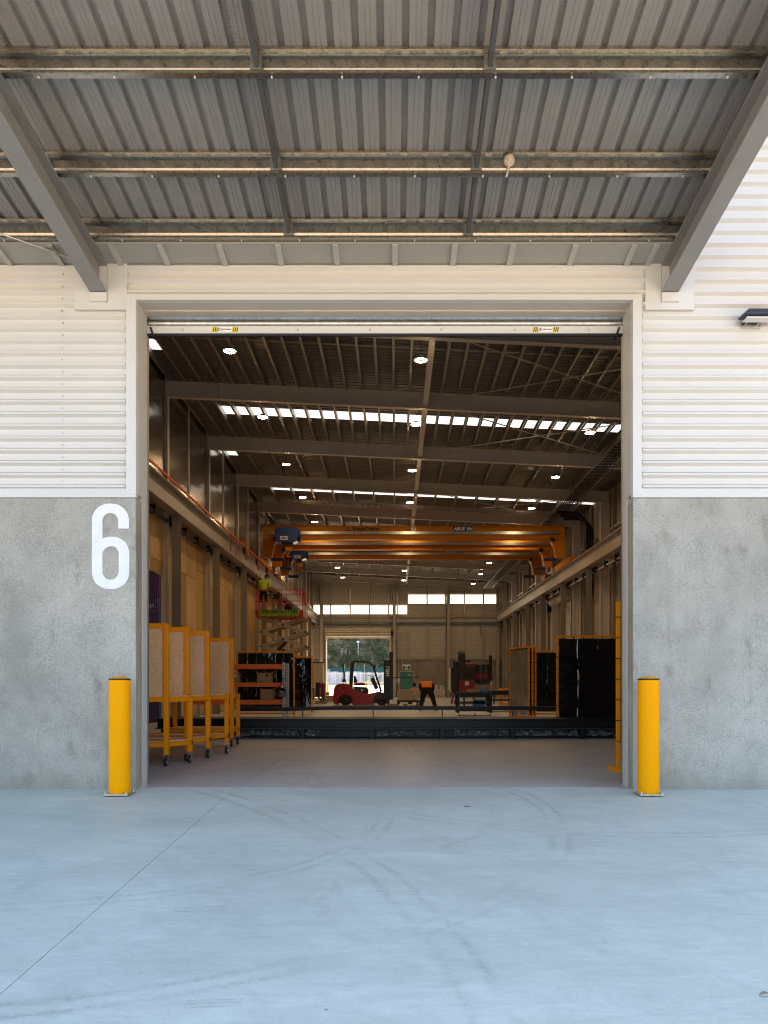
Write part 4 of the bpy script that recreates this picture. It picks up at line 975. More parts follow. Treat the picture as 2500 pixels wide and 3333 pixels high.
# ------------------------------------------------------------------ yellow trolleys
def castor(parent, x, y, z=0.0, r=.055):
    m = MB(); m.box(x - .055, x + .055, y - .045, y + .045, z + .145, z + .155); m.bar((x - .03, y, z + .145), (x - .03, y - .03, z + r), .006, .05, (0, 1, 0)); m.bar((x + .03, y, z + .145), (x + .03, y - .03, z + r), .006, .05, (0, 1, 0))
    k = m.build('castor', 'galv', parent)
    MB().lathe([(.028, -.02), (r - .006, -.02), (r, -.012), (r, .012), (r - .006, .02), (.028, .02)], (x, y - .03, z + r), 18, 'x').build('tyre', 'rubber', k, True)
    MB().lathe([(0, -.022), (.026, -.022), (.030, -.015), (.030, .015), (.026, .022), (0, .022)], (x, y - .03, z + r), 14, 'x').build('hub', 'hazy', k, True)
def trolley(x, y, label, sk=.20):
    t = thing('panel_trolley', label, 'trolley', (x, y, 0), group='yellow panel trolleys')
    T = .066; zb, zs, zt = .155, .905, 1.94; W = 1.15; D = .47
    def post(px, py, z1, nm='post'): MB().box(px - T / 2, px + T / 2, py - T / 2, py + T / 2, zb, z1).build(nm, 'yframe', t, bevel=.005)
    post(x, y, zt); post(x - W, y, zt); post(x + sk, y + D, zs - .035, 'leg'); post(x - W, y + D, zs - .035, 'leg')
    for z, w in ((zt - T / 2, T), (zs, T), (.29, .055)):
        MB().box(x - W + T / 2, x - T / 2, y - T / 2 + .001, y + T / 2 - .001, z - w / 2, z + w / 2).build('rail', 'yframe', t)
    for z, w in ((zs, T), (.29, .055)):
        MB().bar((x + .02, y + .03, z), (x + sk, y + D, z), T * .9, w).build('rail', 'yframe', t)
        MB().box(x - W, x + sk + T / 2, y + D - T / 2, y + D + T / 2, z - w / 2 + .001, z + w / 2).build('rail', 'yframe', t)
    MB().box(x - W + T / 2, x - T / 2, y - .010, y + .010, zs + T / 2, zt - T).build('plywood_panel', 'ply2', t)
    for z in (zs + T / 2 + .002, .29 + .03):
        MB().prism([(x - W + T / 2, y + T / 2), (x - T / 2, y + T / 2), (x + sk - T / 2, y + D - T / 2), (x - W + T / 2, y + D - T / 2)], 'z', z, z + .018).build('shelf_board', 'ply2', t)
    for cx, cyy in ((x, y), (x - W, y), (x + sk, y + D), (x - W, y + D)): castor(t, cx, cyy)
trolley(-3.12, 10.87, 'yellow trolley with plywood panel, nearest to the doorway jamb')
trolley(-3.025, 11.58, 'yellow trolley with plywood panel, second from the doorway jamb')
trolley(-2.916, 12.38, 'yellow trolley with plywood panel, third from the doorway jamb')
trolley(-2.93, 14.30, 'yellow trolley with plywood panel, last and next to the orange rack', .015)

# ------------------------------------------------------------------ welding screens
def screen(name_label, c, W, H, rz, front='vinyl', ncr=4, seed=1, cast=False, extra=0):
    rnd = random.Random(seed)
    t = bpy.data.objects.new('welding_screen', None); C.objects.link(t); tag(t, name_label, 'screen', 'welding screens'); t.empty_display_size = .2
    m = MB(); T = .045
    for x in (0, W): MB().box(x - T / 2, x + T / 2, -T / 2, T / 2, .05, H).build('post', 'yframe', t)
    MB().box(T / 2, W - T / 2, -T / 2, T / 2, H - T, H).build('rail', 'yframe', t); MB().box(T / 2, W - T / 2, -T / 2, T / 2, .16, .16 + T).build('rail', 'yframe', t)
    for x in (0, W):
        MB().box(x - .03, x + .03, -.32, .32, .0 if not cast else .055, .05 if not cast else .10).build('foot', 'yframe', t)
    nx, nz = 44, 46; x0, x1, z0, z1 = .035, W - .035, .25, H - .07; L = []
    cr = [x0 + (x1 - x0) * (k + 1) / (ncr + 1) + rnd.uniform(-.03, .03) for k in range(ncr)]
    ph = [rnd.uniform(0, 6) for _ in range(8)]
    xs_ = sorted([x0 + (x1 - x0) * i / 40 for i in range(41)] + [c_ + d_ for c_ in cr for d_ in (-.017, 0, .012)]); nx = len(xs_) - 1
    for j in range(nz + 1):
        z = z0 + (z1 - z0) * j / nz
        for i in range(nx + 1):
            x = xs_[i]
            y = .010 * math.sin(x * 3.1 + ph[0]) + .006 * math.sin(z * 5 + ph[1] + 2 * x) + .008 * math.sin(x * 9 + ph[2] + 1.3 * z)
            for c_ in cr:
                if abs(x - c_) < .001: y -= .0058 * (1 if math.sin(z * 7 + ph[4] + c_ * 7) > -.75 else .35)
                x += .010 * math.sin(z * 4 + ph[3] + c_ * 5) * max(0, 1 - abs(x - c_) / .08)
            y -= .008 * max(0, 1 - abs(z - (z0 + (z1 - z0) * .52)) / .03)
            y += rnd.uniform(-.0025, .0025) + .02 * max(0, 1 - abs(x - x0) / .25) * math.sin(z * 14 + ph[5])
            L.append((x, y, z))
    m = MB(); m.add(L, [(j * (nx + 1) + i, j * (nx + 1) + i + 1, (j + 1) * (nx + 1) + i + 1, (j + 1) * (nx + 1) + i) for j in range(nz) for i in range(nx)])
    m.build('curtain', front, t, True, norm=False)
    m = MB()
    for k in range(8): xx = x0 + (x1 - x0) * (k + .5) / 8; MB().bar((xx, 0, H - .08), (xx, 0, H - .02), .012, .055).build('tie', 'rubber', t)
    for k in range(7):
        zz = z0 + (z1 - z0) * (k + .5) / 7
        for x in (0, W): MB().box(x - .027, x + .027, -.028, .028, zz, zz + .012).build('tie', 'rubber', t)
    t.location = c; t.rotation_euler = (0, 0, rz)
    return t
screen('tall black vinyl screen in yellow frame standing by the jamb behind the bollard', (2.84, 10.20, 0), 1.9, 2.165, R(6), seed=3)
screen('wide black vinyl screen with three bright creases beside the door jamb', (3.50, 17.3, 0), 1.75, 2.165, 0, ncr=3, seed=11)
screen('black vinyl screen partly hidden behind the wider creased one', (4.2, 25.0, 0), 1.6, 2.165, 0, ncr=2, seed=5)
screen('vinyl screen with painted-in grey sheen seen edge on in front of the panel wall', (3.36, 23.5, 0), 1.5, 2.165, R(-78), front='vinyl_sheen', seed=6)
screen('edge on yellow screen frame just beside the grey-sheened screen', (3.46, 23.5, 0), 1.5, 2.165, R(-78), seed=7)
screen('outermost edge on yellow screen frame next to the grey-sheened screen', (3.56, 23.6, 0), 1.5, 2.165, R(-78), seed=8)
screen('black vinyl screen standing behind the orange shelving rack', (-5.05, 25.4, 0), 1.82, 2.165, 0, ncr=5, seed=9)
screen('narrow black vinyl screen between the orange rack and the forklift', (-3.84, 30.2, 0), .68, 2.165, 0, ncr=1, seed=10, cast=True)

# ------------------------------------------------------------------ orange shelving rack and what lies on it
rk = thing('shelving_rack', 'orange beam shelving rack with galvanised uprights and three shelves', 'rack', (-4.7, 24.4, 0))
rx0, rx1, ry0, ry1 = -6.15, -3.36, 24.0, 24.85
for x in (rx0, rx1):
    for y in (ry0, ry1):
        up = MB().prism(I_poly(.085, .07, .03, .012, x, y), 'z', .0, 1.76).build('upright', 'galv', rk)
        MB().box(x - .07, x + .07, y - .07, y + .07, 0, .01).build('foot_plate', 'galv', up)
        m = MB(); z = .2
        while z < 1.7: m.box(x - .012, x + .012, y - .038, y - .0352, z, z + .03); z += .09
        m.build('slot_row', 'ink', up)
for z0, z1 in ((1.57, 1.71), (1.03, 1.155), (.50, .63)):
    for y in (ry0 - .02, ry1 + .02):
        bm_ = MB().box(rx0 + .05, rx1 - .05, y - .025, y + .025, z0, z1).build('shelf_beam', 'orange', rk)
        if y < 24.5: MB().box(-5.05, -4.86, y - .028, y - .0255, z0 + .03, z1 - .02).build('load_plate', 'mgrey', bm_)
    MB().box(rx0 + .05, rx1 - .05, ry0 + .01, ry1 - .01, z1 - .02, z1 + .003).build('shelf_board', 'card', rk)
    MB().box(rx1 - .045, rx1 - .02, ry0 - .045, ry0 - .03, z0 - .08, z1 + .02).build('beam_connector', 'orange', rk)
def carton(x0, x1, y0, y1, z0, z1, label, flaps=True, mark=None):
    t = thing('carton', label, 'box', ((x0 + x1) / 2, (y0 + y1) / 2, z0), group='cardboard cartons')
    m = MB(); th = .006
    for a in ((x0, x1, y0, y0 + th), (x0, x1, y1 - th, y1), (x0, x0 + th, y0 + th, y1 - th), (x1 - th, x1, y0 + th, y1 - th)): m.box(*a, z0, z1)
    m.box(x0 + th, x1 - th, y0 + th, y1 - th, z0, z0 + th); m.build('carton_body', 'card', t)
    if flaps:
        for s_, xe in ((-1, x0), (1, x1)): MB().add([(xe, y0, z1), (xe, y1, z1), (xe + s_ * .15, y1, z1 + .07), (xe + s_ * .15, y0, z1 + .07)], [(0, 1, 2, 3)]).build('flap', 'card', t)
    else: MB().box(x0, x1, y0, y1, z1, z1 + .004).build('lid', 'card', t)
    if mark: MB().box(x0 + (x1 - x0) * mark[0], x0 + (x1 - x0) * mark[1], y0 - .003, y0 - .0005, z0 + (z1 - z0) * .6, z0 + (z1 - z0) * .88).build('printed_label', mark[2], t)
k = 24.05 / F
carton((740 - 1288) * k, (780 - 1288) * k, 24.05, 24.5, 1.161, 1.161 + .28, 'cardboard carton with a white label on the middle shelf', False, (.5, .75, 'paper'))
carton((837 - 1288) * k, (881 - 1288) * k, 24.05, 24.5, 1.161, 1.161 + .29, 'open cardboard carton with raised flaps on the middle shelf', True, (.65, .82, 'ink'))
carton((847 - 1288) * k, (887 - 1288) * k, 24.08, 24.5, .636, .636 + .33, 'open cardboard carton on the lowest orange shelf', True)
tr = thing('parts_tray', 'flat dark tray lying between the two cartons', 'tray', (-4.6, 24.2, 1.161))
m = MB(); xa, xb = (800 - 1288) * k, (834 - 1288) * k
m.add([(xa + .03, 24.08, 1.162), (xb - .03, 24.08, 1.162), (xb - .03, 24.4, 1.162), (xa + .03, 24.4, 1.162), (xa, 24.05, 1.21), (xb, 24.05, 1.21), (xb, 24.43, 1.21), (xa, 24.43, 1.21)], [(3, 2, 1, 0), (0, 1, 5, 4), (1, 2, 6, 5), (2, 3, 7, 6), (3, 0, 4, 7)])
m.build('tray_body', 'mgrey', tr); MB().box(xa + .1, xa + .2, 24.12, 24.3, 1.164, 1.195).build('tray_content', 'plastic', tr)
bgx = -3.36
bag = thing('plastic_bag', 'half clear black plastic bag hanging from the rack upright', 'bag', (bgx, 23.85, .68))
def blob(c, sc, seed, n=18, mm=12, amp=.12):
    rnd = random.Random(seed); m = MB(); m.ball((0, 0, 0), 1, n, mm); off = [rnd.uniform(0, 6) for _ in range(6)]
    out = []
    for x, y, z in m.v:
        f = 1 + amp * (math.sin(5 * x + off[0]) * math.sin(4 * z + off[1]) + .7 * math.sin(9 * y + off[2] + 6 * z) + .5 * math.sin(13 * x + 7 * z + off[3]))
        out.append((c[0] + x * sc[0] * f, c[1] + y * sc[1] * f, c[2] + z * sc[2] * f))
    m.v = out; return m
blob((bgx - .06, 23.84, .86), (.15, .10, .16), 3).build('bag_body', 'vinyl', bag, True)
blob((bgx - .03, 23.80, .83), (.12, .085, .10), 5, amp=.2).build('bag_content', 'plastic', bag, True)
for s_ in (-1, 1): MB().tube([(bgx - .05 + s_ * .08, 23.84, .98), (bgx - .02, 23.93, 1.30)], .008, 6).build('bag_strap', 'black', bag)

# ------------------------------------------------------------------ black steel members lying across the hall
gx0, gx1 = -4.9, 6.8
gd = thing('steel_girder', 'long black steel girder lying across the hall on low bearers', 'girder', (.5, 16.6, 0))
m = MB(); m.prism([(16.30, .205), (16.30, .215), (16.42, .22), (16.42, .385), (16.30, .39), (16.30, .406), (17.35, .406), (17.35, .205)], 'x', gx0, gx1); m.build('upper_member', 'steel_blk', gd)
MB().box(gx0, gx1, 16.26, 16.298, .196, .208).build('flange_edge', 'mgrey', gd)
MB().box(gx0 + .05, gx1, 16.52, 17.2, .02, .19).build('lower_member', 'steel_blk', gd)
for x in [(985 - 1288) * 16.3 / F + k * 1.425 for k in range(-2, 7)]:
    if x < gx1 - .1: MB().box(x - .04, x + .04, 16.28, 17.3, 0, .19).build('bearer', 'steel_blk', gd)
rnd = random.Random(4); m = MB(); L = []
nx = 260
for i in range(nx + 1):
    for j in range(6):
        L.append((gx0 + .1 + (gx1 - gx0 - .2) * i / nx, 16.50 - rnd.uniform(0, .05) - .03 * math.sin(j * 1.1), .05 + .022 * j + rnd.uniform(-.012, .012)))
m.add(L, [(i * 6 + j, (i + 1) * 6 + j, (i + 1) * 6 + j + 1, i * 6 + j + 1) for i in range(nx) for j in range(5) if math.sin(i * .13) + math.sin(i * .041 + 1) > -.7])
m.build('plastic_wrap', 'plastic', gd, norm=False)
for px in (872, 973, 1415, 1430, 1650, 1668, 1895):
    xx = (px - 1288) * 16.8 / F; MB().box(xx - .05, xx + .05, 16.6, 16.85, .4065, .409).build('slot_plate', 'ink', gd)
rb = thing('steel_bar', 'slim black steel bar propped above the floor behind the girder', 'steel bar', (.5, 19, 0))
yb_ = 19.0
n_ = 24; tops = []
m = MB(); sec = [(-.06, -.044), (.06, -.044), (.06, .044), (-.06, .044)]
for i in range(n_ + 1):
    x = -3.76 + (7.9 + 3.76) * i / n_; sag = -.03 * math.exp(-((x + 2.7) / .7) ** 2) - .02 * math.exp(-((x - 5) / 1.2) ** 2)
    m.v += [(x, yb_ + a_, .545 + b_ + sag) for a_, b_ in sec]
m.f = [(i * 4 + j, (i + 1) * 4 + j, (i + 1) * 4 + (j + 1) % 4, i * 4 + (j + 1) % 4) for i in range(n_) for j in range(4)] + [(0, 1, 2, 3), tuple(n_ * 4 + q for q in (3, 2, 1, 0))]; m.m = [0] * len(m.f)
m.build('bar', 'steel_blk', rb)
for px in (1215, 1440, 1668, 985, 1890): MB().box((px - 1288) * 19 / F - .012, (px - 1288) * 19 / F + .012, yb_ - .04, yb_ + .04, 0, .495).build('prop', 'mgrey', rb)

# ------------------------------------------------------------------ forklift
def FX(zx): return (zx - 459) * .002856
def FZ(zy): return (1420 - zy) * .002856
fk = bpy.data.objects.new('forklift', None); C.objects.link(fk); tag(fk, 'red forklift with black overhead guard and mast facing the panel wall', 'forklift')
W = .56
def arc_pts(cx, cy, r, a0, a1, n=10): return [(cx + r * math.cos(R(a0 + (a1 - a0) * i / n)), cy - r * math.sin(R(a0 + (a1 - a0) * i / n))) for i in range(n + 1)]
outl = [(480, 1395), (462, 1300), (470, 1200), (482, 1110), (505, 1060), (560, 1028), (640, 1022), (770, 1038), (800, 1105), (900, 1150), (1020, 1190), (1095, 1208), (1180, 1195), (1290, 1165), (1330, 1178), (1330, 1215)]
outl += [(1230, 1250), (1205, 1330), (1200, 1405), (820, 1408)] + arc_pts(690, 1350, 128, -25, 205, 10) + [(560, 1405)]
MB().prism([(FX(a), FZ(c)) for a, c in outl], 'y', -W, W).build('body', 'red', fk, bevel=.05)
MB().box(FX(540), FX(1480), -.40, .40, FZ(1380), FZ(1250)).build('chassis', 'black', fk)
MB().prism([(FX(a), FZ(c)) for a, c in [(800, 1075), (960, 1085), (1060, 1090), (1095, 1140), (1090, 1200), (1000, 1185), (850, 1120)]], 'y', -W - .012, W + .012).build('side_panel', 'black', fk)
text('30', .14, 'whitep', (FX(985), -W - .016, FZ(1145)), fk, name='model_number', shear=.2, bold=.003)
MB().prism([(FX(a), FZ(c)) for a, c in [(1230, 1250)] + arc_pts(1345, 1350, 165, 150, 40, 8) + [(1485, 1420), (1440, 1420), (1440, 1300), (1240, 1300)]], 'y', -W - .02, -W + .25).build('mudguard', 'black', fk)
MB().prism([(FX(a), FZ(c)) for a, c in [(1230, 1250)] + arc_pts(1345, 1350, 165, 150, 40, 8) + [(1485, 1420), (1440, 1420), (1440, 1300), (1240, 1300)]], 'y', W - .25, W + .02).build('mudguard', 'black', fk)
for cx, cyy, r, w in ((690, 1320, 100, .2), (1345, 1305, 115, .26)):
    for s_ in (-1, 1):
        c_ = (FX(cx), s_ * (W - w / 2 + .01), r * .002856)
        rr = r * .002856
        wh = MB().lathe([(rr * .55, -w / 2), (rr * .9, -w / 2), (rr, -w / 2 + .04), (rr, w / 2 - .04), (rr * .9, w / 2), (rr * .55, w / 2)], c_, 28, 'y').build('tyre', 'rubber', fk, True)
        MB().lathe([(0, -w / 2 + .03), (rr * .2, -w / 2 + .02), (rr * .5, -w / 2 + .05), (rr * .55, -w / 2), (rr * .55, w / 2), (rr * .5, w / 2 - .05), (0, w / 2 - .03)], c_, 20, 'y').build('rim', 'dgrey', wh, True)
for s_ in (-1, 1):
    y = s_ * .46
    pts = [(775, 1100), (790, 800), (812, 640), (840, 625), (1060, 628), (1130, 650), (1190, 720), (1230, 860), (1330, 1170)]
    m = MB()
    for q in range(len(pts) - 1): m.bar((FX(pts[q][0]), y, FZ(pts[q][1])), (FX(pts[q + 1][0]), y, FZ(pts[q + 1][1])), .07, .13 if q < 2 else .085, (0, 1, 0) if False else (1, 0, 0) if q < 2 else (0, 0, 1))
    m.build('guard_post', 'black', fk)
for q in range(6): MB().box(FX(850 + q * 45), FX(862 + q * 45), -.43, .43, FZ(640), FZ(624)).build('guard_slat', 'black', fk)
for s_ in (-1, 1):
    MB().prism(I_poly(.10, .09, .05, .02, FX(1410), s_ * .33), 'z', .05, FZ(595)).build('outer_mast', 'black', fk)
    MB().prism(I_poly(.19, .09, .05, .02, FX(1512), s_ * .25), 'z', .3, FZ(448)).build('inner_mast', 'black', fk)
    MB().bar((FX(1490), s_ * .2, FZ(916)), (FX(1490) + 1.5, s_ * .2, FZ(916) + .01), .12, .035).build('fork', 'black', fk)
    MB().box(FX(1485), FX(1500), s_ * .2 - .06, s_ * .2 + .06, FZ(920), FZ(700)).build('fork_shank', 'black', fk)
    MB().tube([(FX(1440), s_ * .15, .2), (FX(1440), s_ * .15, FZ(600))], .035, 8).build('lift_cylinder', 'dgrey', fk, True)
for zz in (600, 900, 1250): MB().box(FX(1380), FX(1450), -.33, .33, FZ(zz + 25), FZ(zz)).build('mast_crossbar', 'black', fk)
for zz in (470, 650): MB().box(FX(1485), FX(1535), -.25, .25, FZ(zz + 25), FZ(zz)).build('mast_crossbar', 'black', fk)
MB().box(FX(1310), FX(1480), -.36, -.30, FZ(612), FZ(598)).build('hose_guide', 'dgrey', fk)
MB().box(FX(1375), FX(1482), -.39, -.376, .25, FZ(610)).build('mast_cover', 'black', fk)
text('HELI', .24, 'whitep', (FX(1450), -.395, FZ(800)), fk, name='maker_lettering', rot=Matrix.Rotation(R(90), 4, 'X') @ Matrix.Rotation(R(90), 4, 'Z'), bold=.010, spacing=1.1)
m = MB(); m.prism([(FX(a), FZ(c)) for a, c in [(835, 880), (862, 890), (892, 975), (880, 1010), (830, 1012)]], 'y', -.24, .24); m.box(FX(840), FX(1035), -.25, .25, FZ(1055), FZ(1015)); m.build('seat', 'black', fk, bevel=.02)
MB().bar((FX(1160), 0, FZ(920)), (FX(1250), 0, FZ(1120)), .22, .20).build('steering_column', 'black', fk)
st_ = MB()
st_.tube([(FX(1145) + .17 * math.cos(R(a)) * .9, .17 * math.sin(R(a)), FZ(888) - .17 * math.cos(R(a)) * .30) for a in range(0, 361, 24)], .016, 6); st_.build('steering_wheel', 'black', fk, True)
MB().tube([(FX(1062), -.28, FZ(1085)), (FX(1058), -.28, FZ(995))], .014, 6).build('lever', 'black', fk)
m = MB(); m.tube([(FX(606), -.3, FZ(690)), (FX(640), -.3, FZ(715)), (FX(655), -.3, FZ(760)), (FX(655), -.3, FZ(960))], .034, 10); m.tube([(FX(658), -.3, FZ(805)), (FX(658), -.3, FZ(990))], .05, 10); m.box(FX(622), FX(690), -.38, -.22, FZ(995), FZ(945)); m.build('exhaust', 'black', fk, True)
MB().lathe([(.06, 0), (.06, .09), (.04, .11), (0, .115)], (FX(760), -.45, FZ(690)), 12).build('beacon', 'amber', fk, True)
MB().lathe([(.05, 0), (.05, .09), (0, .1)], (FX(758), -.45, FZ(745)), 12).build('work_lamp', 'cream', fk, True)
MB().box(FX(1205), FX(1235), -.62, -.50, FZ(745), FZ(695)).build('mirror', 'black', fk)
fk.location = ((1083 - 1288) * 41.06 / F, 41.06 + .56, 0)

# ------------------------------------------------------------------ scissor lift
Y0, Y1s = 36.6, 38.5
sx0, sx1 = (832 - 1288) * Y0 / F, (987 - 1288) * Y0 / F
lf = thing('scissor_lift', 'raised scissor lift with red rails and lime green lettered platform', 'scissor lift', ((sx0 + sx1) / 2, 37.5, 0))
zd = EYE + (2226 - 1986) * Y0 / F; zu = EYE + (2226 - 2008) * Y0 / F
MB().box(sx0, sx1, Y0, Y1s, zd - .05, zd).build('deck', 'lred', lf)
MB().box(sx0, sx1, Y0 + .02, Y1s - .02, zu, zd - .052).build('deck_frame', 'lred', lf)
m = MB().box(sx0 + .15, sx1 - .17, Y0 - .012, Y0 - .001, zu + .03, zd + .02).build('banner', 'lime', lf)
text('0508 MACACCESS', .20, 'ink', ((sx0 + sx1) / 2 - .02, Y0 - .016, zd - .075), m, bold=.006, spacing=1.08)
for q in range(6): MB().box((sx0 + sx1) / 2 - .02 + q * .15 + (.1 if q > 2 else 0), (sx0 + sx1) / 2 + .02 + q * .15 + (.1 if q > 2 else 0), Y0 - .016, Y0 - .0125, zd - .27, zd - .22).build('banner_mark', 'ink', m)
MB().box(sx0 + .15, sx1 - .17, Y0 - .018, Y0 - .0125, zd - .19, zd - .175).build('banner_line', 'lred', m)
gt = EYE + (2226 - 1919) * Y0 / F; gm = (gt + zd) / 2 - .05
for y in (Y0 + .03, Y1s - .03):
    for z in (gt, gm): MB().tube([(sx0 + .03, y, z), (sx1 - .03, y, z)], .019, 8).build('guard_rail', 'lred', lf, True)
    for x in (sx0 + .03, sx0 + 1.1, sx0 + 1.18, sx1 - .03): MB().tube([(x, y, zd), (x, y, gt)], .019, 8).build('guard_stanchion', 'lred', lf, True)
for x in (sx0 + .03, sx1 - .03):
    for z in (gt, gm): MB().tube([(x, Y0 + .03, z), (x, Y1s - .03, z)], .019, 8).build('guard_rail', 'lred', lf, True)
    for y in (37.2, 37.9): MB().tube([(x, y, zd), (x, y, gt)], .019, 8).build('guard_stanchion', 'lred', lf, True)
MB().box(sx1 - .50, sx1 - .22, Y1s - .07, Y1s - .01, zd + .48, gm + .05).build('document_box', 'hazy', lf)
MB().box(sx0 + .95, sx0 + 1.08, Y0 + .06, Y0 + .2, gt - .42, gt - .14).build('control_box', 'black', lf)
zl = [zu]
nlev = 5; base_z = .85; hlev = (zu - base_z) / nlev
for side, y in ((0, Y0 + .35), (1, Y1s - .35)):
    for q in range(nlev):
        za, zb2 = zu - q * hlev, zu - (q + 1) * hlev
        xa, xb = sx0 + .18, sx1 + .06
        MB().bar((xa, y, za), (xb, y, zb2), .06, .16).build('scissor_arm', 'lbeige', lf)
        MB().bar((xb, y + .075, za), (xa, y + .075, zb2), .06, .16).build('scissor_arm', 'lbeige', lf)
        for x, z in ((xa, zb2), (xb, zb2), ((xa + xb) / 2, (za + zb2) / 2)): MB().tube([(x, y - .06, z), (x, y + .14, z)], .045, 10).build('pivot_pin', 'dgrey', lf)
MB().bar((sx0 + .9, 37.4, zu - 2.3 * hlev), (sx0 + 1.75, 37.4, zu - 1.0 * hlev), .12, .12).build('lift_ram', 'black', lf)
MB().box(sx0 - .05, sx1 + .15, Y0 + .1, Y1s - .1, .35, .85).build('chassis', 'lime', lf, bevel=.03)
for x in (sx0 + .3, sx1 - .25):
    for y in (Y0 + .14, Y1s - .14):
        w_ = MB().lathe([(.2, -.12), (.33, -.12), (.37, -.08), (.37, .08), (.33, .12), (.2, .12)], (x, y, .37), 20, 'y').build('wheel', 'rubber', lf, True)
        MB().lathe([(0, -.09), (.2, -.11), (.2, .11), (0, .09)], (x, y, .37), 14, 'y').build('rim', 'cream', w_, True)
tl = thing('tool_bag', 'small dark tool bag lying on the lift platform', 'bag', (sx0 + 1.45, 36.95, zd))
blob((sx0 + 1.45, 36.95, zd + .14), (.17, .12, .15), 8).build('bag_body', 'navy', tl, True)
MB().tube([(sx0 + 1.36, 36.95, zd + .24), (sx0 + 1.45, 36.95, zd + .34), (sx0 + 1.54, 36.95, zd + .24)], .012, 6).build('bag_strap', 'navy', tl)

# ------------------------------------------------------------------ people
def hand(fing, palm, fwd, nrm, curl=.5):
    fwd, nrm = Vector(fwd).normalized(), Vector(nrm).normalized(); side = fwd.cross(nrm).normalized(); palm = Vector(palm)
    for k in range(4):
        L = (.075, .085, .08, .062)[k]; b0 = palm + fwd * .045 + side * (.03 - .02 * k)
        p1 = b0 + fwd * L * .5 + nrm * L * .1 * curl; p2 = p1 + (fwd * (1 - curl) + nrm * curl).normalized() * L * .5
        fing.append([palm + side * (.022 - .015 * k), b0, p1, p2])
    b0 = palm + side * .035; fing.append([palm, b0, b0 + (side * .6 + fwd * .7).normalized() * .045, b0 + (side * .35 + fwd * .9 + nrm * .3).normalized() * .085])
def person(name_label, joints, edges_, rad, mats, classify, fingers, loc):
    """one continuous skinned body; joints: dict name->pos"""
    names = list(joints); vs_ = [joints[k] for k in names]; es_ = [(names.index(a), names.index(c)) for a, c in edges_]
    rr = [rad[k] for k in names]
    me = bpy.data.meshes.new('person'); me.from_pydata(vs_, es_, []); o = bpy.data.objects.new('tmp_body', me); C.objects.link(o)
    sk = o.modifiers.new('skin', 'SKIN'); sk.use_smooth_shade = True
    ss = o.modifiers.new('sub', 'SUBSURF'); ss.levels = 2; ss.render_levels = 2
    lay = me.skin_vertices[0].data
    for i, r_ in enumerate(rr): lay[i].radius = r_ if isinstance(r_, tuple) else (r_, r_); lay[i].use_root = (names[i] == 'pelvis')
    bpy.context.view_layer.update(); dg = bpy.context.evaluated_depsgraph_get()
    bm_ = bpy.data.meshes.new_from_object(o.evaluated_get(dg)); bpy.data.objects.remove(o)
    m = MB(); m.v = [tuple(v.co) for v in bm_.vertices]; m.f = [list(p.vertices) for p in bm_.polygons]
    m.m = [classify(p.center) for p in bm_.polygons]
    sk_i = mats.index('skin')
    for f_ in fingers: m.tube(f_, [.011, .0105, .0095, .0075], 6, sk_i)
    ob = m.build('person', mats, None, True)
    tag(ob, name_label, 'person'); ob.location = loc
    return ob
def head_parts(parent, c, fwd, up, hairm, cap=None):
    fwd, up = Vector(fwd).normalized(), Vector(up).normalized(); side = fwd.cross(up).normalized(); up = side.cross(fwd)
    Mx = Matrix((side, fwd, up)).transposed().to_4x4(); Mx.translation = Vector(c)
    m = MB(); m.ball((0, 0, 0), 1, 18, 14)
    out = []
    for x, y, z in m.v:
        jaw = 1 - .22 * max(0, -z) ** 1.5
        yy = y * .098 * (1 - .12 * max(0, -z)) + (.012 * max(0, -z) if y > 0 else 0); out.append((x * .076 * jaw, yy, z * .118))
    m.v = out
    m.tube([(0, .092, .01), (0, .114, -.022), (0, .095, -.032)], [.008, .014, .010], 6)           # nose
    for s_ in (-1, 1): m.ball((s_ * .078, -.005, -.005), .03, 8, 6, (.35, .7, 1.1))            # ears
    m.tube([(-.022, .092, -.062), (0, .096, -.062), (.022, .092, -.062)], .006, 5)                # mouth
    m.v = [tuple(Mx @ Vector(p)) for p in m.v]; h = m.build('head', 'skin', parent, True)
    e = MB()
    for s_ in (-1, 1): e.ball((s_ * .03, .086, .012), .011, 8, 6)
    e.v = [tuple(Mx @ Vector(p)) for p in e.v]; e.build('eyes', 'hair', h, True)
    hr_ = MB(); hr_.ball((0, -.012, .022), 1, 18, 12, (.084, .100, .108)); hr_.v = [tuple(Mx @ Vector((x, min(y, .062 + .25 * max(0, z - .06)), max(z, -.055)))) for x, y, z in hr_.v]; hr_.build('hair', hairm, h, True)
    if cap:
        cp = MB(); cp.ball((0, -.008, .04), 1, 18, 12, (.088, .106, .10)); cp.v = [(x, y, max(z, .035)) for x, y, z in cp.v]
        cp.prism([(-.07, .075), (.07, .075), (.055, .16), (0, .175), (-.055, .16)], 'z', .035, .043)
        cp.v = [tuple(Mx @ Vector(p)) for p in cp.v]; cp.build('cap', cap, h, True)
E_ = [('pelvis', 'waist'), ('waist', 'chest'), ('chest', 'neck'), ('neck', 'skull'), ('chest', 'shl'), ('shl', 'ell'), ('ell', 'wrl'), ('wrl', 'pal'), ('chest', 'shr'), ('shr', 'elr'), ('elr', 'wrr'), ('wrr', 'par'),
      ('pelvis', 'hipl'), ('hipl', 'knl'), ('knl', 'anl'), ('anl', 'tol'), ('pelvis', 'hipr'), ('hipr', 'knr'), ('knr', 'anr'), ('anr', 'tor')]
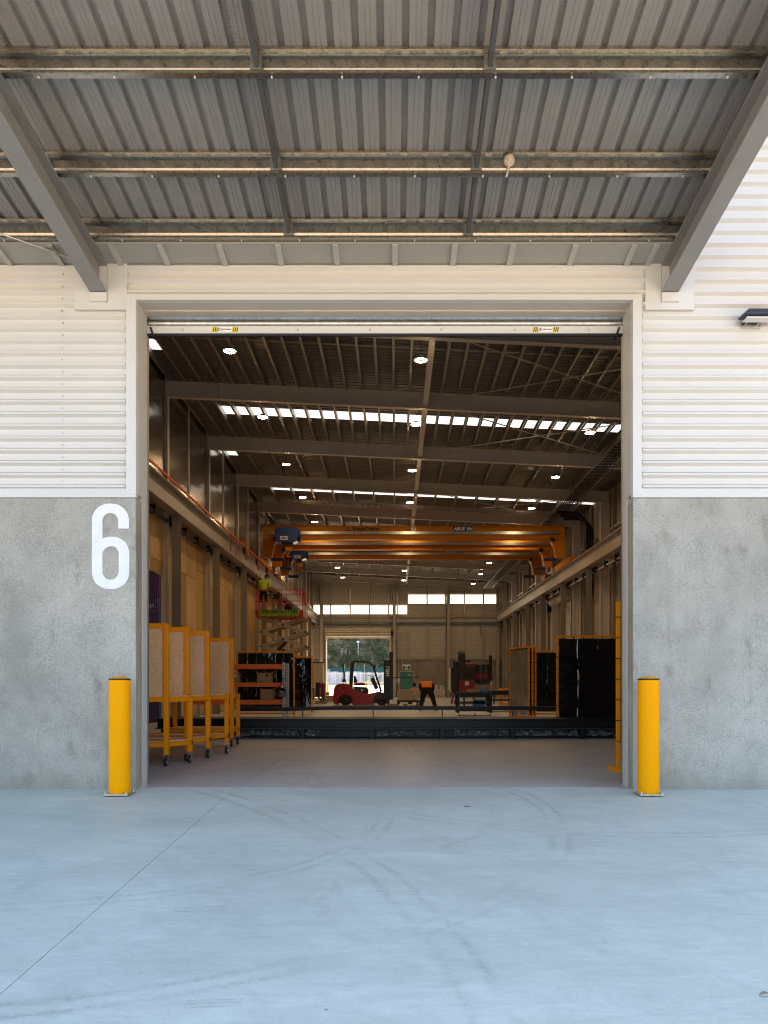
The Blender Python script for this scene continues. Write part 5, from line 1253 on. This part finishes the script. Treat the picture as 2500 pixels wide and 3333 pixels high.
RAD = dict(pelvis=(.15, .12), waist=(.15, .115), chest=(.17, .125), neck=.06, skull=.055, shl=.075, shr=.075, ell=.05, elr=.05, wrl=.032, wrr=.032, pal=(.035, .02), par=(.035, .02),
           hipl=.10, hipr=.10, knl=.068, knr=.068, anl=.045, anr=.045, tol=(.04, .035), tor=(.04, .035))
# worker on the lift: facing the runway beam, arms forward
J = dict(pelvis=(0, 0, .93), waist=(.01, .03, 1.10), chest=(.02, .07, 1.34), neck=(.06, .14, 1.50), skull=(.10, .20, 1.56),
         shl=(-.19, .08, 1.40), ell=(-.25, .17, 1.16), wrl=(-.16, .36, 1.10), pal=(-.13, .43, 1.11), shr=(.22, .06, 1.40), elr=(.30, .06, 1.13), wrr=(.22, .26, 1.02), par=(.19, .33, 1.02),
         hipl=(-.10, 0, .88), knl=(-.13, .03, .50), anl=(-.14, -.02, .09), tol=(-.16, .15, .045), hipr=(.11, 0, .88), knr=(.13, .03, .50), anr=(.13, -.02, .09), tor=(.15, .15, .045))
def cls1(c):
    x, y, z = c
    if z < .10: return 2
    if z < .42: return 0
    if z < .98: return 2 if not (abs(x) > .20 and y > .1) else 0
    if z > 1.47 and y > .10: return 0
    if (abs(x + .145) < .09 or abs(x - .2) < .09) and y > .24 and z < 1.2: return 0
    return 1
fg = []; hand(fg, J['pal'], (.2, 1, 0), (0, 0, -1), .6); hand(fg, J['par'], (-.2, 1, 0), (0, 0, -1), .7)
p1_ = person('worker in a lime hi-vis top, dark shorts and cap standing on the lift', J, E_, RAD, ['skin', 'hiviz', 'navy'], cls1, fg, (0, 0, 0))
head_parts(p1_, (.115, .225, 1.635), (.75, .75, -.25), (.15, .2, 1), 'hair', 'navy')
p1_.location = ((858 - 1288) * 37.3 / F, 37.25, zd + .0)
# worker bending over, seen from behind
J = dict(pelvis=(0, 0, .90), waist=(-.02, .12, 1.02), chest=(-.05, .32, 1.14), neck=(-.08, .48, 1.15), skull=(-.09, .55, 1.12),
         shl=(-.26, .35, 1.15), ell=(-.27, .42, .95), wrl=(-.20, .54, .70), pal=(-.18, .59, .63), shr=(.16, .33, 1.18), elr=(.27, .42, .95), wrr=(.20, .54, .70), par=(.18, .59, .63),
         hipl=(-.12, 0, .85), knl=(-.21, .06, .48), anl=(-.28, -.02, .10), tol=(-.32, .14, .05), hipr=(.12, 0, .85), knr=(.24, .05, .48), anr=(.34, -.04, .10), tor=(.38, .12, .05))
RAD2 = dict(RAD); RAD2.update(pelvis=(.20, .17), waist=(.20, .15), chest=(.22, .15), hipl=.15, hipr=.15, knl=.11, knr=.11, anl=.08, anr=.08, shl=.09, shr=.09, ell=.07, elr=.07, tol=(.05, .045), tor=(.05, .045))
def cls2(c):
    x, y, z = c
    if y > .46 and z < .72: return 0
    if abs(x) > .20 and z < 1.14 and y > .15: return 2
    if y > .43 and abs(x) < .1: return 0
    if z > .99: return 1
    return 2
fg = []; hand(fg, J['pal'], (.1, .5, -1), (.8, .4, 0), .5); hand(fg, J['par'], (-.1, .5, -1), (-.8, .4, 0), .5)
p2_ = person('worker in orange top and navy trousers bending over, seen from behind', J, E_, RAD2, ['skin', 'hiorange', 'navy'], cls2, fg, (0, 0, 0))
head_parts(p2_, (-.09, .62, 1.09), (0, .75, -.65), (0, .65, .75), 'hair', 'navy')
p2_.location = ((1391 - 1288) * 33 / F, 32.9, 0); p2_.scale = (1.0, 1.0, 1.0)
# worker crouching behind the timber bundle
J = dict(pelvis=(0, -.02, .36), waist=(0, .08, .50), chest=(0, .16, .74), neck=(0, .20, .90), skull=(0, .22, .96),
         shl=(-.19, .15, .80), ell=(-.24, .32, .58), wrl=(-.12, .48, .55), pal=(-.10, .55, .53), shr=(.19, .15, .80), elr=(.24, .32, .58), wrr=(.12, .48, .55), par=(.10, .55, .53),
         hipl=(-.11, 0, .34), knl=(-.17, .42, .48), anl=(-.16, .22, .10), tol=(-.17, .38, .045), hipr=(.11, 0, .34), knr=(.17, .42, .48), anr=(.16, .22, .10), tor=(.17, .38, .045))
def cls3(c):
    x, y, z = c
    if y > .44 and abs(x) < .16 and z > .5: return 0
    if z > .88 and abs(x) < .1: return 0
    if z > .46 and y < .40 and (y < .30 or abs(x) > .20): return 1
    return 2
fg = []; hand(fg, J['pal'], (0, 1, -.2), (0, -.2, -1), .5); hand(fg, J['par'], (0, 1, -.2), (0, -.2, -1), .5)
p3_ = person('worker in an orange top crouching behind the timber bundle', J, E_, RAD, ['skin', 'hiorange', 'navy'], cls3, fg, (0, 0, 0))
head_parts(p3_, (0, .24, 1.04), (0, 1, -.2), (0, .2, 1), 'hair', 'navy')
p3_.location = ((1349 - 1288) * 42.5 / F, 42.3, 0)

# ------------------------------------------------------------------ timber bundle on bearers
tb = thing('timber_bundle', 'bundle of pale wavy edged boards on a black pallet', 'timber bundle', (.62, 40.6, 0))
bx0, bx1 = (1294 - 1288) * 40.2 / F, (1364 - 1288) * 40.2 / F
n_ = 11
for q in range(n_):
    a = bx0 + (bx1 - bx0) * q / n_; w = (bx1 - bx0) / n_ - .008; o_ = random.uniform(-.03, .03)
    m = MB(); pts = [(a + .012 * math.sin(z * 9 + q), .29 + .54 * z) for z in (0, .25, .5, .75, 1)] + [(a + w + .012 * math.sin(z * 8 + q + 1), .29 + .54 * z) for z in (1, .75, .5, .25, 0)]
    m.prism(pts, 'y', 40.15 + o_, 41.2 + o_); m.build('board', 'pale', tb)
MB().box(bx0 - .02, bx1 + .3, 40.1, 41.25, .20, .285).build('pallet_deck', 'steel_blk', tb)
for xx in (bx0 + .05, bx0 + .6, bx1 + .1): MB().box(xx - .07, xx + .07, 40.1, 41.25, .10, .198).build('pallet_runner', 'black', tb)
for xx in (bx0 - .05, bx0 + .4, bx1): MB().box(xx - .12, xx + .12, 40.0, 41.3, 0, .098).build('timber_bearer', 'wood', tb)
for i_, (xx, yy) in enumerate(((-.28, 40.3), (-.02, 40.0))):
    tag(MB().cbox(xx - .13, xx + .13, yy - .08, yy + .08, 0, .11 + .02 * i_, .01).build('timber_block', 'wood'), ('short timber block on the floor just behind the forklift mast', 'short timber block on the floor at the end of the bundle')[i_], 'timber block')

# ------------------------------------------------------------------ work benches
def bench(x0, x1, y0, y1, zt, label, mt='steel_blk', shelf=True, cast=True):
    t = thing('work_bench', label, 'work bench', ((x0 + x1) / 2, (y0 + y1) / 2, 0), group='steel work benches')
    MB().box(x0, x1, y0, y1, zt - .05, zt).build('table_top', mt, t)
    zz = .10 if cast else 0
    for x in (x0 + .05, x1 - .05):
        for y in (y0 + .05, y1 - .05): MB().box(x - .04, x + .04, y - .04, y + .04, zz, zt - .05).build('leg', mt, t)
    if shelf: MB().box(x0, x1, y0, y1, zz + .06, zz + .22).build('lower_frame', mt, t)
    MB().box(x0 + .1, x1 - .1, y0 + .02, y0 + .06, zt - .16, zt - .052).build('apron_rail', mt, t)
    MB().box(x0 + .1, x1 - .1, y0 + .3, y0 + .34, .42, .50).build('stretcher', 'mgrey', t); MB().box(x0 + .25, x0 + .31, y0 + .28, y0 + .36, .3, .75).build('stretcher_post', 'mgrey', t)
    if cast:
        for x in (x0 + .08, (x0 + x1) / 2, x1 - .08): castor(t, x, y0 + .06, -.045, .05)
    return t
bench(2.14, 3.38, 27.9, 28.8, .82, 'dark steel bench on castors carrying the flat carton')
bench(3.72, 4.75, 32.2, 33.1, .84, 'dark steel bench behind, beside the grey-sheened screen', cast=False)
carton(2.49, 2.95, 28.0, 28.4, .822, .935, 'flat cardboard carton on the steel bench', False, (.55, .7, 'mgrey'))
pap = thing('paper_stack', 'loose white papers heaped on the bench carton', 'papers', (2.8, 28.2, .94))
for q in range(4):
    a = random.uniform(-.4, .4); m = MB(); cx, cyy = 2.78 + q * .03, 28.15
    L = [(cx + (u * math.cos(a) - v * math.sin(a)), cyy + (u * math.sin(a) + v * math.cos(a)), .944 + q * .02 + .10 * max(0, .05 + u * .5) * (1 + q % 2)) for u in (-.15, -.05, .05, .15) for v in (-.1, .1)]
    m.add(L, [(i * 2, i * 2 + 2, i * 2 + 3, i * 2 + 1) for i in range(3)]); m.build('sheet', 'paper', pap)
bc = thing('blue_crate', 'blue plastic crate beside the flat carton on the bench', 'crate', (3.1, 28.3, .822))
m = MB(); m.box(2.98, 3.25, 28.1, 28.5, .823, .84); [m.box(*a, .84, .90) for a in ((2.98, 3.25, 28.1, 28.12), (2.98, 3.25, 28.48, 28.5), (2.98, 3.0, 28.12, 28.48), (3.23, 3.25, 28.12, 28.48))]; m.build('crate_shell', 'lblue', bc)
MB().box(2.97, 3.26, 28.09, 28.51, .90, .915).build('crate_rim', 'lblue', bc)
bt = thing('blue_toolbox', 'blue steel toolbox under the castor bench', 'toolbox', (2.9, 28.4, .33))
MB().box(2.75, 3.15, 28.2, 28.6, .325, .56).build('box_body', 'lblue', bt, bevel=.01); MB().tube([(2.85, 28.4, .56), (2.85, 28.4, .62), (3.05, 28.4, .62), (3.05, 28.4, .56)], .012, 6).build('box_handle', 'galv', bt)
ys_ = thing('yellow_stand', 'low yellow steel stand between bench and grey-sheened screen', 'stand', (5.0, 35, 0))
for x in (4.66, 5.4):
    for y in (35.0, 35.6): MB().box(x - .035, x + .035, y - .035, y + .035, 0, .86).build('leg', 'yframe', ys_)
MB().box(4.62, 5.44, 34.95, 35.65, .86, .92).build('stand_top', 'yframe', ys_); MB().box(4.66, 5.4, 35.0, 35.05, .2, .28).build('stand_rail', 'yframe', ys_)
tp = thing('tripod_stand', 'light metal tripod standing behind the second bench', 'tripod', (4.15, 34.5, 0))
for a in (20, 140, 260): MB().tube([(4.15 + .42 * math.cos(R(a)), 34.5 + .42 * math.sin(R(a)), 0), (4.15, 34.5, 1.28)], .018, 6).build('leg', 'galv', tp)
MB().lathe([(0, 1.26), (.05, 1.26), (.05, 1.34), (0, 1.36)], (4.15, 34.5, 0), 10).build('head_plate', 'dgrey', tp)

# ------------------------------------------------------------------ red and grey machine
ym = 44.8; k = ym / F
def MX(z): return (1270 + z * .2592 - 1288) * k
def MZ(z): return EYE + (2226 - (2080 + z * .2592)) * k
mc = thing('boring_machine', 'tall dark grey and red workshop machine with black exhaust duct', 'machine', (MX(1000), ym, 0))
MB().box(MX(855), MX(942), ym - .1, ym + .9, MZ(690), MZ(190)).build('machine_column', 'dgrey', mc, bevel=.02)
MB().box(MX(770), MX(1060), ym - .05, ym + 1.2, MZ(675), MZ(345)).build('machine_body', 'dgrey', mc, bevel=.03)
MB().box(MX(788), MX(850), ym + .1, ym + .8, MZ(350), MZ(285)).build('top_box', 'black', mc)
MB().box(MX(742), MX(764), ym - .1, ym + .7, MZ(640), MZ(365)).build('door_panel', 'clad_in', mc)
MB().box(MX(858), MX(1046), ym - .5, ym - .11, MZ(664), MZ(512)).build('control_cabinet', 'mred', mc, bevel=.02)
MB().box(MX(930), MX(980), ym - .505, ym - .501, MZ(582), MZ(532)).build('rating_plate', 'cream', mc)
blob((MX(895), ym + .2, MZ(178)), (.22, .25, .14), 12, amp=.15).build('plastic_cover', 'plastic', mc, True)
MB().box(MX(940), MX(1010), ym + .1, ym + .4, MZ(290), MZ(268)).build('spindle_arm', 'black', mc)
MB().box(MX(945), MX(1085), ym + .1, ym + .9, MZ(510), MZ(310)).build('gear_housing', 'mred', mc, bevel=.03)
MB().box(MX(1085), MX(1240), ym, ym + .9, MZ(560), MZ(315)).build('engine_block', 'black', mc, bevel=.04)
MB().box(MX(1085), MX(1240), ym - .01, ym + .01, MZ(500), MZ(440)).build('engine_panel', 'mred', mc)
for zx in (1130, 1195): MB().box(MX(zx), MX(zx + 14), ym - .06, ym - .02, MZ(560), MZ(305)).build('lifting_strap', 'mgrey', mc)
pts = [(MX(1257), ym - .1, MZ(225)), (MX(1257), ym - .1, MZ(480)), (MX(1245), ym - .1, MZ(520)), (MX(1215), ym - .1, MZ(545)), (MX(1170), ym - .1, MZ(552)), (MX(1090), ym - .1, MZ(552))]
MB().tube(pts, .09, 12).build('exhaust_duct', 'black', mc, True); MB().ball((MX(1257), ym - .1, MZ(225)), .10, 12, 8).build('duct_cap', 'black', mc, True)
for a, c_ in ((800, 770), (828, 815), (1040, 1060), (1200, 1210)): MB().bar((MX(a), ym + .1, MZ(675)), (MX(c_), ym, 0.0), .10, .12, (0, 1, 0)).build('machine_leg', 'mred', mc)
MB().tube([(MX(960), ym - .1, MZ(440)), (MX(1000), ym - .2, MZ(430)), (MX(1030), ym - .2, MZ(480)), (MX(1060), ym - .1, MZ(520))], .02, 6).build('hose', 'black', mc, True)
MB().tube([(MX(1142), ym, MZ(305)), (MX(1140), ym, MZ(270)), (MX(1128), ym, MZ(245)), (MX(1135), ym, MZ(228))], .015, 6).build('lifting_hook', 'galv', mc)
# gear plates leaning on the far wall
for q, zx in enumerate((580, 645)):
    xx = (1270 + zx * .2592 - 1288) * 66 / F
    t = thing('hose_station', ('pale drum plate leaning at the far wall, beside the worker', 'pale drum plate leaning at the far wall, nearer to the machine')[q], 'drum plate', (xx, 66, 0), group='drum plates at the far wall')
    MB().cbox(xx - .30, xx + .30, 65.9, 66.1, 0, .7, .05).build('plate', 'clad_in', t); MB().lathe([(.10, -.05), (.22, -.05), (.22, 0)], (xx, 65.9, .35), 16, 'y').build('ring', 'cream', t); MB().box(xx - .15, xx + .15, 65.92, 66.08, .7, 1.0).build('bracket', 'clad_in', t)

# ------------------------------------------------------------------ things by the far door
ca = thing('white_cabinet', 'cream cabinet on legs beside the far open door', 'cabinet', (-6.0, 57, 0))
kx = 57 / F; cx0, cx1 = (1014 - 1288) * kx, (1051 - 1288) * kx; zt_ = EYE + (2226 - 2158) * kx
MB().box(cx0, cx1, 57, 58.2, .84, zt_).build('cabinet_body', 'cream', ca, bevel=.02); MB().box(cx0 - .02, cx1 + .02, 56.97, 58.2, zt_ + .002, zt_ + .07).build('cabinet_top', 'dgrey', ca)
for x in (cx0 + .06, cx1 - .06):
    for y in (57.06, 58.1): MB().box(x - .05, x + .05, y - .05, y + .05, 0, .838).build('leg', 'dgrey', ca)
kx = 45 / F
cp = thing('compressor', 'small dark red compressor unit on timber blocks beside the forklift', 'compressor', ((1043 - 1288) * kx, 45.3, 0))
x0, x1 = (1028 - 1288) * kx, (1057 - 1288) * kx
MB().box(x0, x1, 45, 45.8, .42, 1.16).build('engine_cover', 'mred', cp, bevel=.04); MB().box(x0 - .01, x1 - .28, 44.98, 45.8, .43, 1.2).build('side_cover', 'dgrey', cp, bevel=.02)
MB().box(x0 + .15, x0 + .28, 44.99, 45.02, .5, .9).build('label_plate', 'pale', cp)
for x in (x0 + .05, x1 - .06): MB().bar((x, 45.4, .44), (x - .05 if x > x0 + .2 else x + .25, 45.4, .13), .07, .09).build('leg', 'black', cp)
MB().box(x0 - .05, x1 + .08, 45.0, 45.8, .0, .125).build('timber_block', 'wood', cp); MB().tube([(x1 - .2, 45.4, 1.16), (x1 - .18, 45.4, 1.24), (x1 - .12, 45.4, 1.24), (x1 - .10, 45.4, 1.16)], .015, 6).build('lifting_eye', 'galv', cp)
for q, (px, yy, w, h) in enumerate(((1070, 50, .5, .35), (1060, 52, .4, .55), (1082, 54, .55, .3))):
    xx = (px - 1288) * yy / F
    t = thing('stacked_crate', ('low', 'taller', 'farthest')[q] + ' pale crate stacked beside the far doorway', 'crate', (xx, yy, 0), group='crates beside the far door')
    m = MB()
    for z in range(3): m.box(xx - w / 2, xx + w / 2, yy, yy + .02, h * z / 3 + .01, h * (z + 1) / 3 - .01); m.box(xx - w / 2, xx - w / 2 + .02, yy + .02, yy + .5, h * z / 3 + .01, h * (z + 1) / 3 - .01); m.box(xx + w / 2 - .02, xx + w / 2, yy + .02, yy + .5, h * z / 3 + .01, h * (z + 1) / 3 - .01)
    m.build('crate_boards', 'pale', t); MB().box(xx - w / 2 - .02, xx + w / 2 + .02, yy - .02, yy + .52, h - .008, h + .02).build('crate_lid', 'wood', t)

# ------------------------------------------------------------------ outside beyond the far door
kf = 117.0
pf = thing('palisade_fence', 'white palisade fence across the yard beyond the far door', 'fence', (-8, kf, 1.0))
pk = MB().prism([(-.035, 0), (.035, 0), (.035, 1.75), (0, 1.9), (-.035, 1.75)], 'y', -.02, .02).mesh('picket', 'fencew')
x = -13.0
while x < 3: o = link('picket', pk, pf); o.location = (x, kf, 1.0); x += .17
for z in (1.35, 2.55): MB().box(-13, 3, kf + .022, kf + .06, z, z + .08).build('rail', 'fencew', pf)
for x in (-12.4, -8.9, -5.9, -1): MB().box(x - .06, x + .06, kf + .07, kf + .17, 1.0, 2.95).build('post', 'fencew', pf)
for xa, xb in ((-10.2, -7.4), (-4.9, -2.2)): MB().bar((xa, kf + .2, 1.1), (xb, kf + .2, 2.6), .05, .07).build('brace', 'fencew', pf)
gf = thing('green_fence', 'green shade cloth fence below the hillside', 'fence', (-8, 138, 1.0))
for q in range(7): MB().box(-19 + q * 3.4, -15.65 + q * 3.4, 138, 138.03, 1.6, 3.9).build('cloth_panel', 'mesh_green', gf)
for q in range(8): MB().tube([(-19.0 + q * 3.4, 137.95, 1.0), (-19.0 + q * 3.4, 137.95, 4.5)], .04, 6).build('post', 'galv_dull', gf)
for q, xx in enumerate((-10.2, -6.6, -12.6)):
    t = thing('grey_tank', ('grey tank standing behind the palisade fence near the forklift exhaust', 'grey tank standing behind the palisade fence near the forklift mast', 'grey tank behind the fence at the far door edge')[q], 'tank', (xx, 125, 1.0), group='grey tanks behind the fence')
    MB().cbox(xx - 1.2, xx + 1.2, 124.5, 126, 1.0, 3.05, .2).build('tank_body', 'tank', t); MB().lathe([(.2, 0), (.2, .3), (.12, .34), (0, .35)], (xx - .3, 125, 3.05), 10).build('tank_cap', 'tank', t)
pp_ = thing('power_pole', 'pale power pole with crossarm on the hillside foot', 'power pole', ((1166 - 1288) * 150 / F, 150, 1))
xx = (1166 - 1288) * 150 / F; zt_ = EYE + (2226 - 2087) * 150 / F
MB().tube([(xx, 150, 1), (xx, 150, zt_)], [.16, .11], 10).build('pole', 'cream', pp_, True)
MB().box(xx - .4, xx + .4, 149.8, 150.0, zt_ - .25, zt_ - .15).build('crossarm', 'cream', pp_); MB().box(xx - .2, xx + .2, 149.6, 149.8, zt_ - .3, zt_ + .05).build('insulator_box', 'whitep', pp_)
for s_ in (-1, 1): MB().tube([(xx + s_ * 30 * u, 150 + 2 * u, zt_ - .1 - 1.8 * math.sin(math.pi * u * .5)) for u in (0, .25, .5, .75, 1)], .014, 5).build('power_line', 'galv_dull', pp_)
rbx = thing('road_barrier', 'red and yellow striped barrier pole in the rear yard', 'barrier', (-4, 100, .8))
for q in range(6): MB().box(-6 + q, -5.0 + q, 100, 100.1, 1.18, 1.32).build('barrier_segment', 'lred' if q % 2 else 'hazy', rbx)
for x in (-5.9, -.1): MB().box(x - .1, x + .1, 99.9, 100.2, .7, 1.178).build('barrier_post', 'hazy', rbx)
yb = thing('rear_bollard', 'yellow bollard just outside the far door', 'bollard', (-5.85, 69, 0))
MB().lathe([(.11, 0), (.11, 1.1), (.06, 1.16), (0, 1.17)], (-5.9, 69, 0), 14).build('post', 'yellow', yb, True); MB().box(-6.05, -5.75, 68.85, 69.15, .0, .02).build('base_plate', 'galv', yb)
# hillside
rnd = random.Random(21)
def hz(x, y): 
    u = max(0, min(1, (y - 146) / 100.0))
    return 1.0 + 165 * u ** 1.05 + 2.0 * math.sin(x * .07 + y * .05) * u + 1.0 * math.sin(x * .23 + 1) * min(1, u * 4) * math.sin(y * .11)
m = MB(); nx, ny = 50, 40
for j in range(ny + 1):
    for i in range(nx + 1):
        x = -90 + 160 * i / nx; y = 144 + 130 * j / ny; m.v.append((x, y, hz(x, y) + rnd.uniform(-.3, .3) - (.6 if j == 0 else 0)))
m.f = [(j * (nx + 1) + i, j * (nx + 1) + i + 1, (j + 1) * (nx + 1) + i + 1, (j + 1) * (nx + 1) + i) for j in range(ny) for i in range(nx)]; m.m = [0] * len(m.f)
tag(m.build('hill', 'hill', None, True, norm=False), 'scrub covered hillside beyond the far door', 'hill', kind='structure')
verts = []; faces = []
for q in range(620):
    y = 146.4 + 10 * rnd.random(); x = rnd.uniform(-17, 2); r_ = rnd.uniform(.35, .95) * (.8 + (y - 146) / 14); c0 = Vector((x, y, hz(x, y) + r_ * .4))
    if y < 148.4 and rnd.random() < .55: continue
    for w in range(90):
        d_ = Vector((rnd.gauss(0, 1), rnd.gauss(0, 1), rnd.gauss(0, .9))).normalized() * r_ * rnd.uniform(.55, 1.05) * (1 + .25 * math.sin(q + w)); p = c0 + d_
        s_ = rnd.uniform(.07, .20); a_ = Vector((rnd.gauss(0, 1), rnd.gauss(0, 1), rnd.gauss(0, 1))).normalized(); b_ = a_.cross(Vector((rnd.gauss(0, 1), rnd.gauss(0, 1), rnd.gauss(0, 1)))).normalized()
        kk = len(verts); verts += [tuple(p - a_ * s_), tuple(p + b_ * s_ * .55), tuple(p + a_ * s_), tuple(p - b_ * s_ * .55)]; faces.append((kk, kk + 1, kk + 2, kk + 3))
me = bpy.data.meshes.new('hillside_scrub'); me.from_pydata(verts, [], faces); me.materials.append(M['leafA']); me.update()
tag(link('hillside_scrub', me), 'dense green scrub and bushes covering the hillside', 'scrub', kind='stuff')
for q, (px, py) in enumerate(((1118, 2122), (1133, 2124), (1212, 2112))):
    yy = 148.5 + q; c_ = Vector(((px - 1288) * yy / F, yy, EYE + (2226 - py) * yy / F)); gz = hz(c_.x, yy)
    t = thing('pampas_clump', 'pinkish plumed pampas clump on the hillside, %s' % ('left of the power pole', 'next to the power pole', 'right of the power pole')[q], 'pampas grass', (c_.x, yy, gz), group='pampas clumps')
    m = MB(); m2 = MB()
    for w in range(60):
        a = rnd.uniform(0, 6.28); L_ = rnd.uniform(.6, 1.3); p = Vector((c_.x, yy, gz)); e = p + Vector((math.cos(a) * L_ * .8, math.sin(a) * L_ * .8, L_ * 1.9)); s_ = Vector((-math.sin(a), math.cos(a), 0)) * .05
        m.add([p - s_, p + s_, e], [(0, 1, 2)])
    for w in range(8):
        a = rnd.uniform(0, 6.28); b0 = Vector((c_.x + math.cos(a) * .5, yy + math.sin(a) * .3, c_.z - .6)); m2.tube([b0, b0 + Vector((0, 0, .6)), b0 + Vector((rnd.uniform(-.2, .2), 0, 1.3))], [.04, .16, .02], 6)
    m.build('leaf_tuft', 'reed', t, norm=False); m2.build('plumes', 'plume', t, True)

# ------------------------------------------------------------------ small litter on the apron
lx, ly = 1.57, 3.45
lfm = MB(); n_ = 7
for i in range(n_):
    u = i / (n_ - 1); w_ = .013 * math.sin(math.pi * min(1, u * 1.05 + .02)); z_ = .004 + .010 * math.sin(u * 3.0)
    lfm.v += [(lx + .05 * u, ly - w_, apz(ly) + z_ + .004), (lx + .05 * u, ly, apz(ly) + z_), (lx + .05 * u, ly + w_, apz(ly) + z_ + .005)]
lfm.f = [(i * 3 + j, i * 3 + j + 1, i * 3 + j + 4, i * 3 + j + 3) for i in range(n_ - 1) for j in range(2)]; lfm.m = [0] * len(lfm.f)
tag(lfm.build('dry_leaf', 'wood', norm=False), 'curled brown dry leaf on the apron near the corner', 'leaf')
tx, ty = (1510 - 1288) * 7.9 / F, 7.55
tag(MB().tube([(tx - .03, ty, apz(ty) + .004), (tx, ty + .004, apz(ty) + .007), (tx + .035, ty + .002, apz(ty) + .004)], [.003, .004, .0025], 6).build('twig', 'rubber'), 'tiny dark twig on the apron in front of the doorway', 'twig')
